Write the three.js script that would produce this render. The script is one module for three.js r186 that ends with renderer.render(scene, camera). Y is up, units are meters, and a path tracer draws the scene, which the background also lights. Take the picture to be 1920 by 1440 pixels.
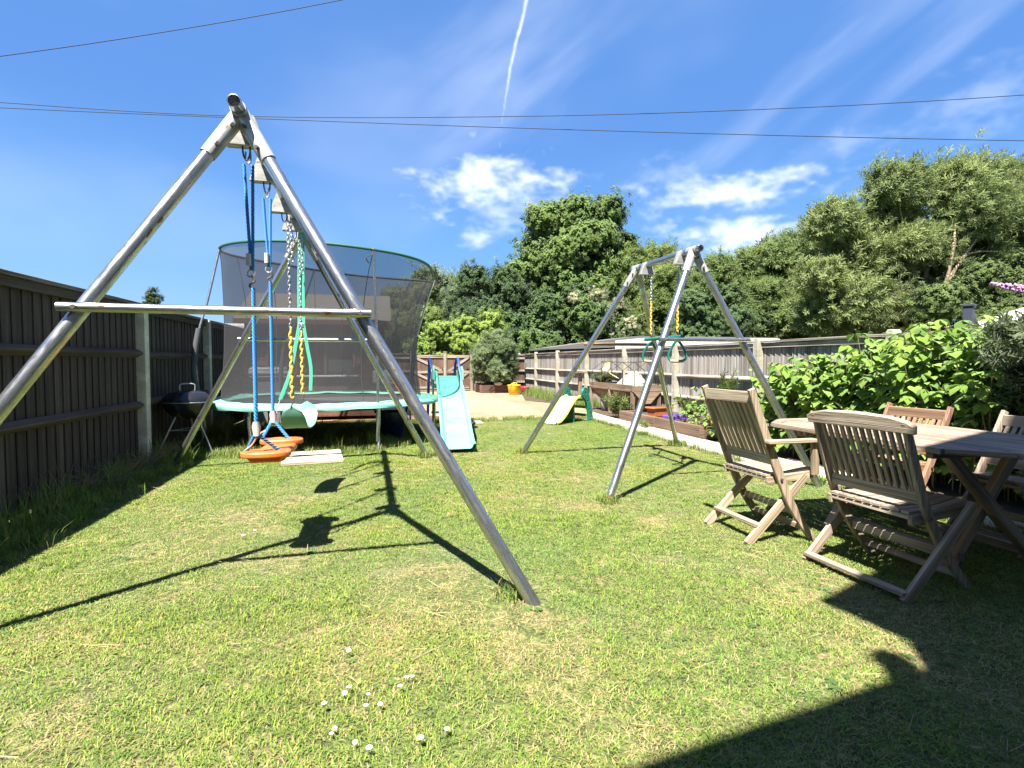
import * as THREE from 'three';
import { RoundedBoxGeometry } from 'three/addons/geometries/RoundedBoxGeometry.js';
import { mergeGeometries } from 'three/addons/utils/BufferGeometryUtils.js';

// ------------------------------------------------------------------ camera, sky, sun, exposure
const scene = new THREE.Scene();
const camera = new THREE.PerspectiveCamera(71.0, 4 / 3, 0.05, 900);
camera.position.set(0, 1.153, 0);
camera.rotation.order = 'YXZ';
camera.rotation.set(-0.041, -0.24, 0);

const renderer = new THREE.WebGLRenderer({ antialias: true });
renderer.toneMapping = THREE.LinearToneMapping;
renderer.toneMappingExposure = 4.05;
renderer.shadowMap.enabled = true;

const sun = new THREE.DirectionalLight(new THREE.Color(1.0, 0.94, 0.84), 4.8);
sun.position.set(-0.320 * 40, 40, 0.456 * 40);
sun.target.position.set(0, 0, -6);
sun.position.add(sun.target.position);
sun.castShadow = true;
sun.shadow.mapSize.set(4096, 4096);
Object.assign(sun.shadow.camera, { left: -30, right: 30, top: 30, bottom: -30, near: 1, far: 120 });
scene.add(sun, sun.target);

// ------------------------------------------------------------------ helpers
function rng(seed) { let a = seed >>> 0; return () => { a = (a + 0x6D2B79F5) | 0; let t = Math.imul(a ^ (a >>> 15), 1 | a); t = (t + Math.imul(t ^ (t >>> 7), 61 | t)) ^ t; return ((t ^ (t >>> 14)) >>> 0) / 4294967296; }; }
const V = (x, y, z) => new THREE.Vector3(x, y, z);
const clamp = (x, a = 0, b = 1) => Math.min(b, Math.max(a, x));
const mix = (a, b, t) => a + (b - a) * t;
const smooth = (a, b, x) => { const t = clamp((x - a) / (b - a)); return t * t * (3 - 2 * t); };
function hash2(i, j, s) { let h = (Math.imul(i, 374761393) + Math.imul(j, 668265263) + Math.imul(s, 974634743)) | 0; h = Math.imul(h ^ (h >>> 13), 1274126177); return ((h ^ (h >>> 16)) >>> 0) / 4294967296; }
// value noise; px, py > 0 make it repeat
function vnoise(x, y, s, px = 0, py = 0) {
  const xi = Math.floor(x), yi = Math.floor(y); let fx = x - xi, fy = y - yi;
  fx = fx * fx * (3 - 2 * fx); fy = fy * fy * (3 - 2 * fy);
  const w = (i, p) => p ? ((i % p) + p) % p : i;
  const x0 = w(xi, px), x1 = w(xi + 1, px), y0 = w(yi, py), y1 = w(yi + 1, py);
  return mix(mix(hash2(x0, y0, s), hash2(x1, y0, s), fx), mix(hash2(x0, y1, s), hash2(x1, y1, s), fx), fy);
}
function fbm(x, y, s, oct = 4, px = 0, py = 0) {
  let a = 0.5, t = 0, n = 0;
  for (let o = 0; o < oct; o++) { t += a * vnoise(x, y, s + o * 17, px, py); n += a; a *= 0.5; x *= 2; y *= 2; px *= 2; py *= 2; }
  return t / n;
}
const toS = (c) => 255 * (c <= 0.0031308 ? 12.92 * c : 1.055 * Math.pow(c, 1 / 2.4) - 0.055);
// colour texture from a function (u, v) -> linear rgb; data texture from (u, v) -> grey
function colourTex(w, h, fn, sx = 1, sy = 1) {
  const d = new Uint8Array(w * h * 4);
  for (let j = 0; j < h; j++) for (let i = 0; i < w; i++) {
    const c = fn((i + 0.5) / w, (j + 0.5) / h), k = (j * w + i) * 4;
    d[k] = clamp(toS(c[0]), 0, 255); d[k + 1] = clamp(toS(c[1]), 0, 255); d[k + 2] = clamp(toS(c[2]), 0, 255); d[k + 3] = 255;
  }
  return finish(new THREE.DataTexture(d, w, h), sx, sy, true);
}
function greyTex(w, h, fn, sx = 1, sy = 1) {
  const d = new Uint8Array(w * h * 4);
  for (let j = 0; j < h; j++) for (let i = 0; i < w; i++) {
    const c = clamp(fn((i + 0.5) / w, (j + 0.5) / h)) * 255, k = (j * w + i) * 4;
    d[k] = d[k + 1] = d[k + 2] = c; d[k + 3] = 255;
  }
  return finish(new THREE.DataTexture(d, w, h), sx, sy, false);
}
function finish(t, sx, sy, srgb) {
  t.wrapS = t.wrapT = THREE.RepeatWrapping; t.magFilter = THREE.LinearFilter; t.minFilter = THREE.LinearMipmapLinearFilter; t.generateMipmaps = true;
  t.repeat.set(1 / sx, 1 / sy); if (srgb) t.colorSpace = THREE.SRGBColorSpace; t.needsUpdate = true; return t;
}
const lin = (r, g, b) => new THREE.Color().setRGB(r, g, b);

// ------------------------------------------------------------------ the sky: clear blue, thin cirrus, small clouds, a vapour trail
{
  const W = 3072, H = 1536, d = new Float32Array(W * H * 4), D = 180 / Math.PI;
  const K = 0.295;
  const horizon = [0.42, 0.68, 0.95], low = [0.22, 0.49, 0.94], mid = [0.125, 0.31, 0.75], top = [0.10, 0.23, 0.56];
  // [azimuth, elevation, half width, half height, strength] in degrees, azimuth from straight down the garden to the right
  const clouds = [[11.4, 18.3, 5.6, 2.7, 1.0], [12.6, 15.4, 3.6, 1.8, 0.55], [10.4, 12.5, 1.9, 0.7, 0.7], [36.5, 16.0, 8.2, 1.9, 0.95], [36.5, 12.3, 6.2, 1.7, 1.05], [30.0, 10.5, 3.5, 1.2, 0.6],
    [54.5, 20.0, 4.5, 2.2, 0.22], [46, 18.8, 6, 1.2, 0.22], [30, 18.5, 5, 1.2, 0.25], [-46, 17, 9, 2.2, 0.9], [78, 15, 9, 2.4, 0.9], [118, 22, 8, 2.6, 0.8], [160, 14, 10, 2.2, 0.9], [-96, 13, 10, 2.0, 0.9], [-130, 19, 7, 2.4, 0.8]];
  const trail = [[15.3, 33.14], [13.75, 28.8], [12.64, 23.54], [12.47, 21.44]];
  for (let j = 0; j < H; j++) {
    const el = ((j + 0.5) / H - 0.5) * 180;
    for (let i = 0; i < W; i++) {
      const th = ((i + 0.5) / W - 0.5) * 2 * Math.PI;          // atan2(z, x)
      const az = Math.atan2(Math.cos(th), -Math.sin(th)) * D;  // from -z towards +x
      const k = (j * W + i) * 4;
      let c;
      if (el <= 0) c = horizon.slice();
      else { const a = smooth(0, 9, el), b = smooth(6, 24, el), t = smooth(18, 60, el); c = [0, 1, 2].map((q) => mix(mix(mix(horizon[q], low[q], a), mid[q], b), top[q], t)); }
      if (el > -1) {
        const ca = Math.cos(el / D);
        const x = az * ca, y = el;
        // high thin streaks, drawn out from lower left to upper right
        const s = x * 0.80 + y * 0.60, n = -x * 0.60 + y * 0.80;
        const w1 = fbm(s * 0.045 + 30, n * 0.16 + 30, 5, 5), w2 = fbm(s * 0.12 + 9, n * 0.5 + 3, 11, 4);
        let veil = smooth(0.47, 0.78, w1) * (0.35 + 0.65 * w2) * smooth(4, 20, el) * smooth(-6, 14, az < -100 ? az + 360 : az) * 0.21;
        veil += smooth(0.40, 0.85, fbm(x * 0.05 + 5, y * 0.09, 57, 4)) * 0.10 * smooth(2, 12, el);
        let m = veil;
        for (const [ca0, ce0, rx, ry, st] of clouds) {
          let dx = az - ca0; if (dx > 180) dx -= 360; if (dx < -180) dx += 360;
          if (Math.abs(dx) > rx * 2.2 || Math.abs(el - ce0) > ry * 2.4) continue;
          const dy = el - ce0;
          const r = Math.hypot(dx / rx, dy / ry * (dy < 0 ? 0.95 : 1.1));
          const e1 = fbm(x * 0.33 + 3, y * 0.75 + 7, 23, 6), e2 = fbm(x * 1.1 + y * 0.5, y * 2.0, 31, 5);
          const v = (1.15 - r) * 0.85 + (e1 - 0.5) * 1.9 + (e2 - 0.5) * 1.1;
          m = Math.max(m, st * 0.84 * smooth(-0.25, 1.6, v));
        }
        for (let q = 0; q < 3; q++) {
          const [a0, e0] = trail[q], [a1, e1] = trail[q + 1];
          if (az < 10 || az > 18 || el < e1 - 0.1 || el > (q ? e0 : 48)) continue;
          const t = (el - e0) / (e1 - e0), ax = mix(a0, a1, t);
          const wob = (fbm(el * 1.0, 2, 77, 3) - 0.5) * 0.16;
          const wd = mix(0.05, 0.135, smooth(21.5, 33, el)) * (0.7 + 0.7 * fbm(el * 2.2, 9, 91, 3));
          const f = Math.exp(-Math.pow((az - ax - wob) * ca / wd, 2)) * mix(0.12, 0.72, smooth(21.8, 28, el)) * (0.6 + 0.6 * fbm(el * 2.6, az * 4, 93, 3));
          m = Math.max(m, f);
        }
        m = clamp(m);
        const white = [1.75, 1.82, 1.95];
        c = c.map((q, z) => mix(q, white[z] * 0.75, m));
      }
      d[k] = c[0] * K; d[k + 1] = c[1] * K; d[k + 2] = c[2] * K; d[k + 3] = 1;
    }
  }
  const t = new THREE.DataTexture(d, W, H, THREE.RGBAFormat, THREE.FloatType);
  t.mapping = THREE.EquirectangularReflectionMapping; t.magFilter = THREE.LinearFilter; t.minFilter = THREE.LinearFilter; t.needsUpdate = true;
  scene.background = t; scene.environment = t;
}

// ------------------------------------------------------------------ object helpers
const taken = {};
function numbered(n) { taken[n] = (taken[n] || 0) + 1; return taken[n] === 1 ? n : n + '_' + String(taken[n] - 1).padStart(3, '0'); }
function tag(o, label, category, group, kind) { if (label) o.userData.label = label; if (category) o.userData.category = category; if (group) o.userData.group = group; if (kind) o.userData.kind = kind; return o; }
function thing(name, label, category, x = 0, y = 0, z = 0, turn = 0, group) {
  const o = new THREE.Group(); o.name = numbered(name); o.position.set(x, y, z); o.rotation.y = turn; scene.add(o); return tag(o, label, category, group);
}
function mesh(name, geo, mat, parent) {
  const m = new THREE.Mesh(Array.isArray(geo) ? merge(geo) : geo, mat); m.castShadow = m.receiveShadow = true;
  m.name = parent === scene ? numbered(name) : name; parent.add(m); return m;
}
function struct(name, geo, mat) { const m = mesh(name, geo, mat, scene); m.userData.kind = 'structure'; return m; }
function dup(o, label, x, y, z, turn) { const c = o.clone(); c.userData = { ...o.userData }; c.name = numbered(o.name.replace(/_\d{3}$/, '')); if (label) c.userData.label = label; c.position.set(x, y, z); if (turn !== undefined) c.rotation.y = turn; scene.add(c); return c; }
function merge(list) {
  const a = list.map((g) => { const q = g.index ? g.toNonIndexed() : g; for (const n of Object.keys(q.attributes)) if (!['position', 'normal', 'uv'].includes(n)) q.deleteAttribute(n); return q; });
  return a.length === 1 ? a[0] : mergeGeometries(a, false);
}
// uv in metres, v along the grain axis (0 x, 1 y, 2 z)
const uvr = rng(99);
function grain(g, ax = 1, du = uvr() * 5, dv = uvr() * 5) {
  g = g.index ? g.toNonIndexed() : g;
  const p = g.attributes.position, n = g.attributes.normal, uv = new Float32Array(p.count * 2), P = [0, 0, 0];
  for (let i = 0; i < p.count; i++) {
    P[0] = p.getX(i); P[1] = p.getY(i); P[2] = p.getZ(i);
    const N = [Math.abs(n.getX(i)), Math.abs(n.getY(i)), Math.abs(n.getZ(i))], m = N[0] >= N[1] && N[0] >= N[2] ? 0 : N[1] >= N[2] ? 1 : 2;
    let u, v;
    if (m === ax) { u = P[(ax + 1) % 3]; v = P[(ax + 2) % 3] * 0.3; } else { v = P[ax]; u = P[3 - ax - m] + P[m] * 0.7; }
    uv[i * 2] = u + du; uv[i * 2 + 1] = v + dv;
  }
  g.setAttribute('uv', new THREE.BufferAttribute(uv, 2)); return g;
}
function box(w, h, d, x = 0, y = 0, z = 0, ax, r = 0) {
  const g = r ? new RoundedBoxGeometry(w, h, d, 1, r) : new THREE.BoxGeometry(w, h, d);
  if (ax === undefined) ax = w >= h && w >= d ? 0 : h >= d ? 1 : 2;
  return grain(g, ax).translate(x, y, z);
}
// a bar of rectangular section from a to b; w across, t thick; up gives the direction of t
function bar(a, b, w, t, up = V(0, 1, 0), r = 0.003) {
  const L = a.distanceTo(b), g = box(w, L, t, 0, 0, 0, 1, r);
  const y = b.clone().sub(a).normalize(); let x = new THREE.Vector3().crossVectors(y, up).normalize(); const z = new THREE.Vector3().crossVectors(x, y);
  return g.applyMatrix4(new THREE.Matrix4().makeBasis(x, y, z).setPosition(a.clone().add(b).multiplyScalar(0.5)));
}
function pole(a, b, r1, r2 = r1, seg = 12, open = false) {
  const L = a.distanceTo(b), g = new THREE.CylinderGeometry(r2, r1, L, seg, 1, open);
  const uv = g.attributes.uv, s = rng(Math.round(L * 9999 + r1 * 77777));
  const du = s(), dv = s() * 3;
  for (let i = 0; i < uv.count; i++) uv.setXY(i, uv.getX(i) * 0.2 + du, uv.getY(i) * L + dv);
  const q = new THREE.Quaternion().setFromUnitVectors(V(0, 1, 0), b.clone().sub(a).normalize());
  return g.applyQuaternion(q).translate((a.x + b.x) / 2, (a.y + b.y) / 2, (a.z + b.z) / 2);
}
function tube(pts, r, seg = 24, rad = 8, closed = false) { return new THREE.TubeGeometry(new THREE.CatmullRomCurve3(pts, closed), seg, r, rad, closed); }
// a tube whose radius varies along it
function taper(pts, radii, rad = 8, seg = 24) {
  const c = new THREE.CatmullRomCurve3(pts), g = new THREE.TubeGeometry(c, seg, 1, rad), p = g.attributes.position, q = V();
  for (let i = 0; i <= seg; i++) {
    c.getPointAt(i / seg, q); const t = i / seg * (radii.length - 1), a = Math.min(radii.length - 2, Math.floor(t)), r = mix(radii[a], radii[a + 1], t - a);
    for (let j = 0; j <= rad; j++) { const n = i * (rad + 1) + j; p.setXYZ(n, q.x + (p.getX(n) - q.x) * r, q.y + (p.getY(n) - q.y) * r, q.z + (p.getZ(n) - q.z) * r); }
  }
  return g;
}
function prism(pts, depth, bevel = 0, z0 = 0) {   // extruded outline in xy, from z0 to z0 + depth
  const s = new THREE.Shape(pts.map((p) => new THREE.Vector2(p[0], p[1])));
  const g = new THREE.ExtrudeGeometry(s, { depth: depth - 2 * bevel, bevelEnabled: bevel > 0, bevelSize: bevel, bevelThickness: bevel, bevelOffset: -bevel, bevelSegments: 1, curveSegments: 6 });
  return g.translate(0, 0, z0 + bevel);
}
function lathe(pts, seg = 28) { return new THREE.LatheGeometry(pts.map((p) => new THREE.Vector2(p[0], p[1])), seg); }

// ------------------------------------------------------------------ materials
function woodPair(base, streak, sx, sy, seed, contrast = 1, knots = 0) {
  const W = 512, H = 1024;
  const f = (u, v) => {
    const a = fbm(u * 40, v * 3, seed, 4, 40, 3), b = fbm(u * 130, v * 5, seed + 7, 3, 130, 5), c = fbm(u * 4, v * 4, seed + 13, 4, 4, 4);
    return [a, b, c];
  };
  const map = colourTex(W, H, (u, v) => {
    const [a, b, c] = f(u, v);
    let t = clamp(0.5 + contrast * ((a - 0.5) * 1.5 + (b - 0.5) * 0.9 + (c - 0.5) * 0.8));
    const k = knots ? smooth(0.80, 0.86, vnoise(u * 9, v * 9, seed + 40, 9, 9)) * 0.5 * knots : 0;
    t = clamp(t + k);
    return [0, 1, 2].map((q) => mix(base[q], streak[q], t));
  }, sx, sy);
  const bump = greyTex(W, H, (u, v) => { const [a, b] = f(u, v); return 1 - clamp(0.5 + (a - 0.5) * 1.2 + (b - 0.5) * 1.2); }, sx, sy);
  return { map, bump };
}
function woodSet(pair, tints, rough = 0.82, bs = 0.0015) { return tints.map((t) => new THREE.MeshStandardMaterial({ map: pair.map, bumpMap: pair.bump, bumpScale: bs, roughness: rough, color: lin(t[0], t[1], t[2]) })); }
const tints = (r, g, b, n, seed, amt = 0.25) => { const q = rng(seed); return Array.from({ length: n }, () => { const k = 1 + (q() - 0.5) * 2 * amt, w = (q() - 0.5) * 0.08; return [r * k * (1 + w), g * k, b * k * (1 - w)]; }); };

const greyWood = woodPair([0.335, 0.318, 0.292], [0.088, 0.078, 0.070], 0.6, 2.2, 3, 1.0, 0.5);
const M = {};
M.greyBoards = woodSet(greyWood, tints(0.90, 0.89, 0.89, 8, 5, 0.38), 0.9, 0.003);
M.greyRail = woodSet(greyWood, tints(1.15, 1.10, 1.0, 3, 8, 0.12), 0.9, 0.003);
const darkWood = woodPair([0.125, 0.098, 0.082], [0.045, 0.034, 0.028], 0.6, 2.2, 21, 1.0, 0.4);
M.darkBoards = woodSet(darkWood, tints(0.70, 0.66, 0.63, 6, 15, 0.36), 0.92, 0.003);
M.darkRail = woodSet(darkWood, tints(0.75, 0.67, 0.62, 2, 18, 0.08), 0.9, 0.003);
M.capRail = woodSet(greyWood, tints(0.75, 0.70, 0.66, 2, 28, 0.1), 0.9, 0.003);
const brownWood = woodPair([0.17, 0.105, 0.07], [0.07, 0.042, 0.03], 0.6, 2.2, 33, 1.0, 0.4);
M.gateBoards = woodSet(brownWood, tints(0.95, 0.95, 0.95, 5, 35, 0.25), 0.9, 0.003);
const shedWood = woodPair([0.21, 0.085, 0.045], [0.10, 0.04, 0.024], 0.6, 2.2, 43, 0.9, 0.3);
M.shedBoards = woodSet(shedWood, tints(0.85, 0.85, 0.85, 4, 45, 0.18), 0.8, 0.002);
const teakPair = woodPair([0.385, 0.325, 0.255], [0.165, 0.122, 0.088], 0.35, 1.2, 53, 1.0, 0);
M.teak = woodSet(teakPair, tints(1.12, 1.12, 1.04, 4, 55, 0.12), 0.75, 0.0012);
M.teakRed = woodSet(teakPair, tints(0.82, 0.60, 0.47, 4, 57, 0.12), 0.72, 0.0012);
M.teakGrey = woodSet(teakPair, tints(1.12, 1.10, 1.10, 4, 59, 0.12), 0.8, 0.0015);
M.teakTable = woodSet(teakPair, tints(0.92, 0.86, 0.84, 5, 61, 0.18), 0.78, 0.0015);
const trough = woodPair([0.33, 0.25, 0.175], [0.12, 0.085, 0.06], 0.6, 2.2, 63, 1.0, 0.3);
M.trough = woodSet(trough, tints(0.85, 0.82, 0.78, 4, 65, 0.2), 0.88, 0.003);
M.sleeper = woodSet(brownWood, tints(0.95, 1.0, 0.98, 3, 67, 0.15), 0.92, 0.004);
M.boardPale = woodSet(teakPair, [[1.55, 1.6, 1.5]], 0.85, 0.001)[0];

const concreteMap = colourTex(512, 512, (u, v) => {
  const a = fbm(u * 6, v * 6, 71, 5, 6, 6), b = vnoise(u * 120, v * 120, 73, 120, 120), l = smooth(0.56, 0.70, fbm(u * 14, v * 14, 75, 4, 14, 14));
  const k = 0.30 + (a - 0.5) * 0.22 + (b - 0.5) * 0.10; return [mix(k * 1.04, 0.24, l * 0.5), mix(k, 0.23, l * 0.5), mix(k * 0.86, 0.14, l * 0.5)];
}, 0.7, 0.7);
const concreteBump = greyTex(512, 512, (u, v) => 0.5 + (fbm(u * 30, v * 30, 79, 4, 30, 30) - 0.5) * 1.2, 0.7, 0.7);
M.concrete = new THREE.MeshStandardMaterial({ map: concreteMap, bumpMap: concreteBump, bumpScale: 0.004, roughness: 0.95, color: lin(1.15, 1.12, 1.05) });
M.concretePale = M.concrete.clone(); M.concretePale.color = lin(1.75, 1.72, 1.62);
M.slab = [1, 0.92, 1.08].map((k) => new THREE.MeshStandardMaterial({ map: concreteMap, bumpMap: concreteBump, bumpScale: 0.003, roughness: 0.95, color: lin(1.5 * k, 1.42 * k, 1.36 * k) }));

// galvanised tube: bright zinc with dull patches, streaks along the tube, some rust specks
const steelMap = colourTex(512, 1024, (u, v) => {
  const a = fbm(u * 8, v * 20, 81, 5, 8, 20), b = fbm(u * 50, v * 12, 83, 3, 50, 12), r = smooth(0.74, 0.82, fbm(u * 10, v * 24, 85, 4, 10, 24));
  const k = 0.40 + (a - 0.5) * 0.32 + (b - 0.5) * 0.20; return [mix(k, 0.22, r), mix(k * 1.01, 0.12, r), mix(k * 1.02, 0.07, r)];
}, 0.2, 1.6);
const steelRough = greyTex(512, 1024, (u, v) => { const a = fbm(u * 8, v * 20, 81, 5, 8, 20), b = fbm(u * 60, v * 60, 87, 3, 60, 60); return 0.46 - (a - 0.5) * 0.5 + (b - 0.5) * 0.25; }, 0.2, 1.6);
M.steel = new THREE.MeshStandardMaterial({ map: steelMap, roughnessMap: steelRough, roughness: 0.66, metalness: 0.94, color: lin(1.08, 1.10, 1.14) });
M.steelDull = new THREE.MeshStandardMaterial({ map: steelMap, roughnessMap: steelRough, roughness: 1.2, metalness: 0.45, color: lin(0.95, 0.95, 0.92) });
M.bracket = new THREE.MeshStandardMaterial({ map: steelMap, roughness: 0.55, metalness: 0.35, color: lin(0.8, 0.79, 0.74) });
M.chain = new THREE.MeshStandardMaterial({ color: lin(0.42, 0.43, 0.44), roughness: 0.4, metalness: 0.8 });
M.bolt = new THREE.MeshStandardMaterial({ color: lin(0.12, 0.10, 0.09), roughness: 0.6, metalness: 0.6 });
M.rust = new THREE.MeshStandardMaterial({ map: steelMap, color: lin(0.75, 0.42, 0.24), roughness: 0.8, metalness: 0.3 });
M.blackPaint = new THREE.MeshStandardMaterial({ color: lin(0.012, 0.013, 0.02), roughness: 0.25 });
M.black = new THREE.MeshStandardMaterial({ color: lin(0.018, 0.018, 0.02), roughness: 0.8 });
M.foam = new THREE.MeshStandardMaterial({ color: lin(0.06, 0.062, 0.07), roughness: 0.95 });
const fadeMap = greyTex(256, 256, (u, v) => 0.62 + (fbm(u * 6, v * 6, 93, 5, 6, 6) - 0.5) * 0.7 + (fbm(u * 40, v * 40, 95, 2, 40, 40) - 0.5) * 0.25);
const fade = colourTex(512, 512, (u, v) => { const a = fbm(u * 5, v * 5, 97, 5, 5, 5), b = smooth(0.55, 0.75, fbm(u * 18, v * 18, 98, 4, 18, 18)), s = smooth(0.62, 0.7, fbm(u * 60, v * 9, 99, 3, 60, 9)); const k = 0.92 + (a - 0.5) * 0.35 - b * 0.12 - s * 0.10; return [k, k, k * 0.99]; });
const plastic = (r, g, b, rough = 0.42) => new THREE.MeshPhysicalMaterial({ color: lin(r, g, b), roughness: rough, map: fade, roughnessMap: fadeMap, clearcoat: 0.05, clearcoatRoughness: 0.5 });
M.orange = plastic(0.78, 0.16, 0.035, 0.62);
M.teal = plastic(0.17, 0.58, 0.46, 0.8);
M.tealDark = plastic(0.015, 0.17, 0.13, 0.5);
M.greenSling = plastic(0.16, 0.36, 0.29, 0.75);
M.yellowChain = new THREE.MeshStandardMaterial({ color: lin(0.62, 0.43, 0.07), roughness: 0.45 });
M.blueRope = new THREE.MeshStandardMaterial({ color: lin(0.03, 0.21, 0.55), roughness: 0.7 });
M.tape = new THREE.MeshStandardMaterial({ color: lin(0.46, 0.44, 0.40), roughness: 0.8 });
M.tan = new THREE.MeshStandardMaterial({ color: lin(0.42, 0.24, 0.13), roughness: 0.8 });
M.greenStrap = new THREE.MeshStandardMaterial({ color: lin(0.06, 0.40, 0.27), roughness: 0.75, side: THREE.DoubleSide });
M.blueStrap = plastic(0.03, 0.08, 0.33, 0.6);
M.pad = new THREE.MeshStandardMaterial({ color: lin(0.19, 0.52, 0.42), roughness: 0.6, map: fade, side: THREE.DoubleSide });
M.padEdge = new THREE.MeshStandardMaterial({ color: lin(0.010, 0.085, 0.055), roughness: 0.7 });
M.mat = new THREE.MeshStandardMaterial({ color: lin(0.022, 0.020, 0.022), roughness: 0.75, side: THREE.DoubleSide });
M.net = new THREE.MeshStandardMaterial({ color: lin(0.030, 0.029, 0.033), roughness: 0.9, transparent: true, opacity: 0.60, side: THREE.DoubleSide });
M.netHem = new THREE.MeshStandardMaterial({ color: lin(0.04, 0.042, 0.055), roughness: 0.9 });
M.whitePaint = new THREE.MeshStandardMaterial({ color: lin(0.74, 0.74, 0.73), roughness: 0.6 });
M.whiteRoof = new THREE.MeshStandardMaterial({ color: lin(0.70, 0.72, 0.75), roughness: 0.5 });
M.feltRoof = new THREE.MeshStandardMaterial({ color: lin(0.115, 0.112, 0.11), roughness: 0.95, bumpMap: concreteBump, bumpScale: 0.004 });
M.roofFelt2 = new THREE.MeshStandardMaterial({ color: lin(0.16, 0.152, 0.14), roughness: 0.95, bumpMap: concreteBump, bumpScale: 0.004 });
M.navyWall = new THREE.MeshStandardMaterial({ color: lin(0.03, 0.035, 0.06), roughness: 0.8 });
M.glass = new THREE.MeshPhysicalMaterial({ color: lin(0.9, 0.93, 0.95), transmission: 1, thickness: 0, roughness: 0.03, ior: 1.5 });
M.greyPlastic = plastic(0.20, 0.21, 0.22, 0.6);
M.greyPlasticDark = plastic(0.07, 0.075, 0.085, 0.6);
M.yellow = plastic(0.85, 0.56, 0.02, 0.5);
M.cream = plastic(0.80, 0.72, 0.42, 0.6);
M.lemon = plastic(0.66, 0.66, 0.06, 0.5);
M.greenToy = plastic(0.010, 0.19, 0.13, 0.45);
M.limeToy = plastic(0.13, 0.22, 0.02, 0.5);
M.pink = plastic(0.62, 0.03, 0.10, 0.5);
M.navyTub = plastic(0.015, 0.018, 0.10, 0.5);
M.terracotta = plastic(0.48, 0.15, 0.055, 0.8);
M.purple = plastic(0.13, 0.06, 0.33, 0.6);
M.whitePlastic = plastic(0.66, 0.66, 0.64, 0.6);
M.wire = new THREE.MeshStandardMaterial({ color: lin(0.03, 0.03, 0.032), roughness: 0.6, metalness: 0.3 });
M.fleece = new THREE.MeshStandardMaterial({ color: lin(0.27, 0.265, 0.225), roughness: 0.95, side: THREE.DoubleSide });
M.fleeceGreen = new THREE.MeshStandardMaterial({ map: colourTex(256, 256, (u, v) => { const t = smooth(0.45, 0.6, fbm(u * 5, v * 5, 101, 4, 5, 5)); return [mix(0.52, 0.25, t), mix(0.52, 0.32, t), mix(0.44, 0.10, t)]; }), roughness: 0.95, side: THREE.DoubleSide });
M.render = new THREE.MeshStandardMaterial({ color: lin(0.52, 0.48, 0.42), roughness: 0.95 });
M.tile = new THREE.MeshStandardMaterial({ color: lin(0.22, 0.11, 0.07), roughness: 0.9 });
M.cable = new THREE.MeshStandardMaterial({ color: lin(0.012, 0.012, 0.02), roughness: 0.7 });
const barkMap = colourTex(256, 512, (u, v) => { const a = fbm(u * 18, v * 6, 111, 5, 18, 6), k = 0.5 + (a - 0.5) * 1.6; return [0.20 * k + 0.04, 0.165 * k + 0.03, 0.125 * k + 0.02]; }, 1, 1);
M.bark = new THREE.MeshStandardMaterial({ map: barkMap, roughness: 0.95 });
M.barkPale = new THREE.MeshStandardMaterial({ map: barkMap, roughness: 0.95, color: lin(1.9, 1.85, 1.7) });
M.stem = new THREE.MeshStandardMaterial({ color: lin(0.13, 0.12, 0.05), roughness: 0.8 });
const soilMap = colourTex(512, 512, (u, v) => { const a = fbm(u * 12, v * 12, 121, 6, 12, 12), b = vnoise(u * 150, v * 150, 123, 150, 150), k = 0.3 + a * 0.9 + (b - 0.5) * 0.5; return [0.085 * k, 0.06 * k, 0.04 * k]; }, 1, 1);
M.soil = new THREE.MeshStandardMaterial({ map: soilMap, roughness: 1 });

// ================================================================== the ground
function sheet(pts, y, mat, name) {   // flat polygon, pts [x, z]; uv in metres
  const s = new THREE.Shape(pts.map((p) => new THREE.Vector2(p[0], -p[1])));
  const g = new THREE.ShapeGeometry(s, 8); g.rotateX(-Math.PI / 2).translate(0, y, 0);
  return struct(name, g, mat);
}
const farGround = colourTex(256, 256, (u, v) => { const a = fbm(u * 8, v * 8, 131, 5, 8, 8); return [0.07 + a * 0.06, 0.085 + a * 0.06, 0.03 + a * 0.02]; }, 6, 6);
sheet([[-300, 60], [300, 60], [300, -400], [-300, -400]], -0.05, new THREE.MeshStandardMaterial({ map: farGround, roughness: 1 }), 'ground');
// earth and thatch under the grass
const thatch = colourTex(1024, 1024, (u, v) => {
  const a = fbm(u * 7, v * 7, 141, 5, 7, 7), b = fbm(u * 60, v * 60, 143, 3, 60, 60), c = vnoise(u * 220, v * 220, 145, 220, 220);
  const t = smooth(0.47, 0.68, a * 0.7 + b * 0.3), k = 0.7 + (c - 0.5) * 0.7 + (b - 0.5) * 0.6;
  return [mix(0.115, 0.21, t) * k, mix(0.145, 0.185, t) * k, mix(0.034, 0.075, t) * k];
}, 2.3, 2.3);
const thatchBump = greyTex(512, 512, (u, v) => fbm(u * 60, v * 60, 147, 4, 60, 60), 1.1, 1.1);
sheet([[-2.6, 3], [4.02, 3], [4.02, -9.7], [3.2, -10.7], [1.7, -10.3], [0.2, -11.0], [-2.6, -11.0]], 0, new THREE.MeshStandardMaterial({ map: thatch, bumpMap: thatchBump, bumpScale: 0.02, roughness: 1 }), 'lawn');
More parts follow.
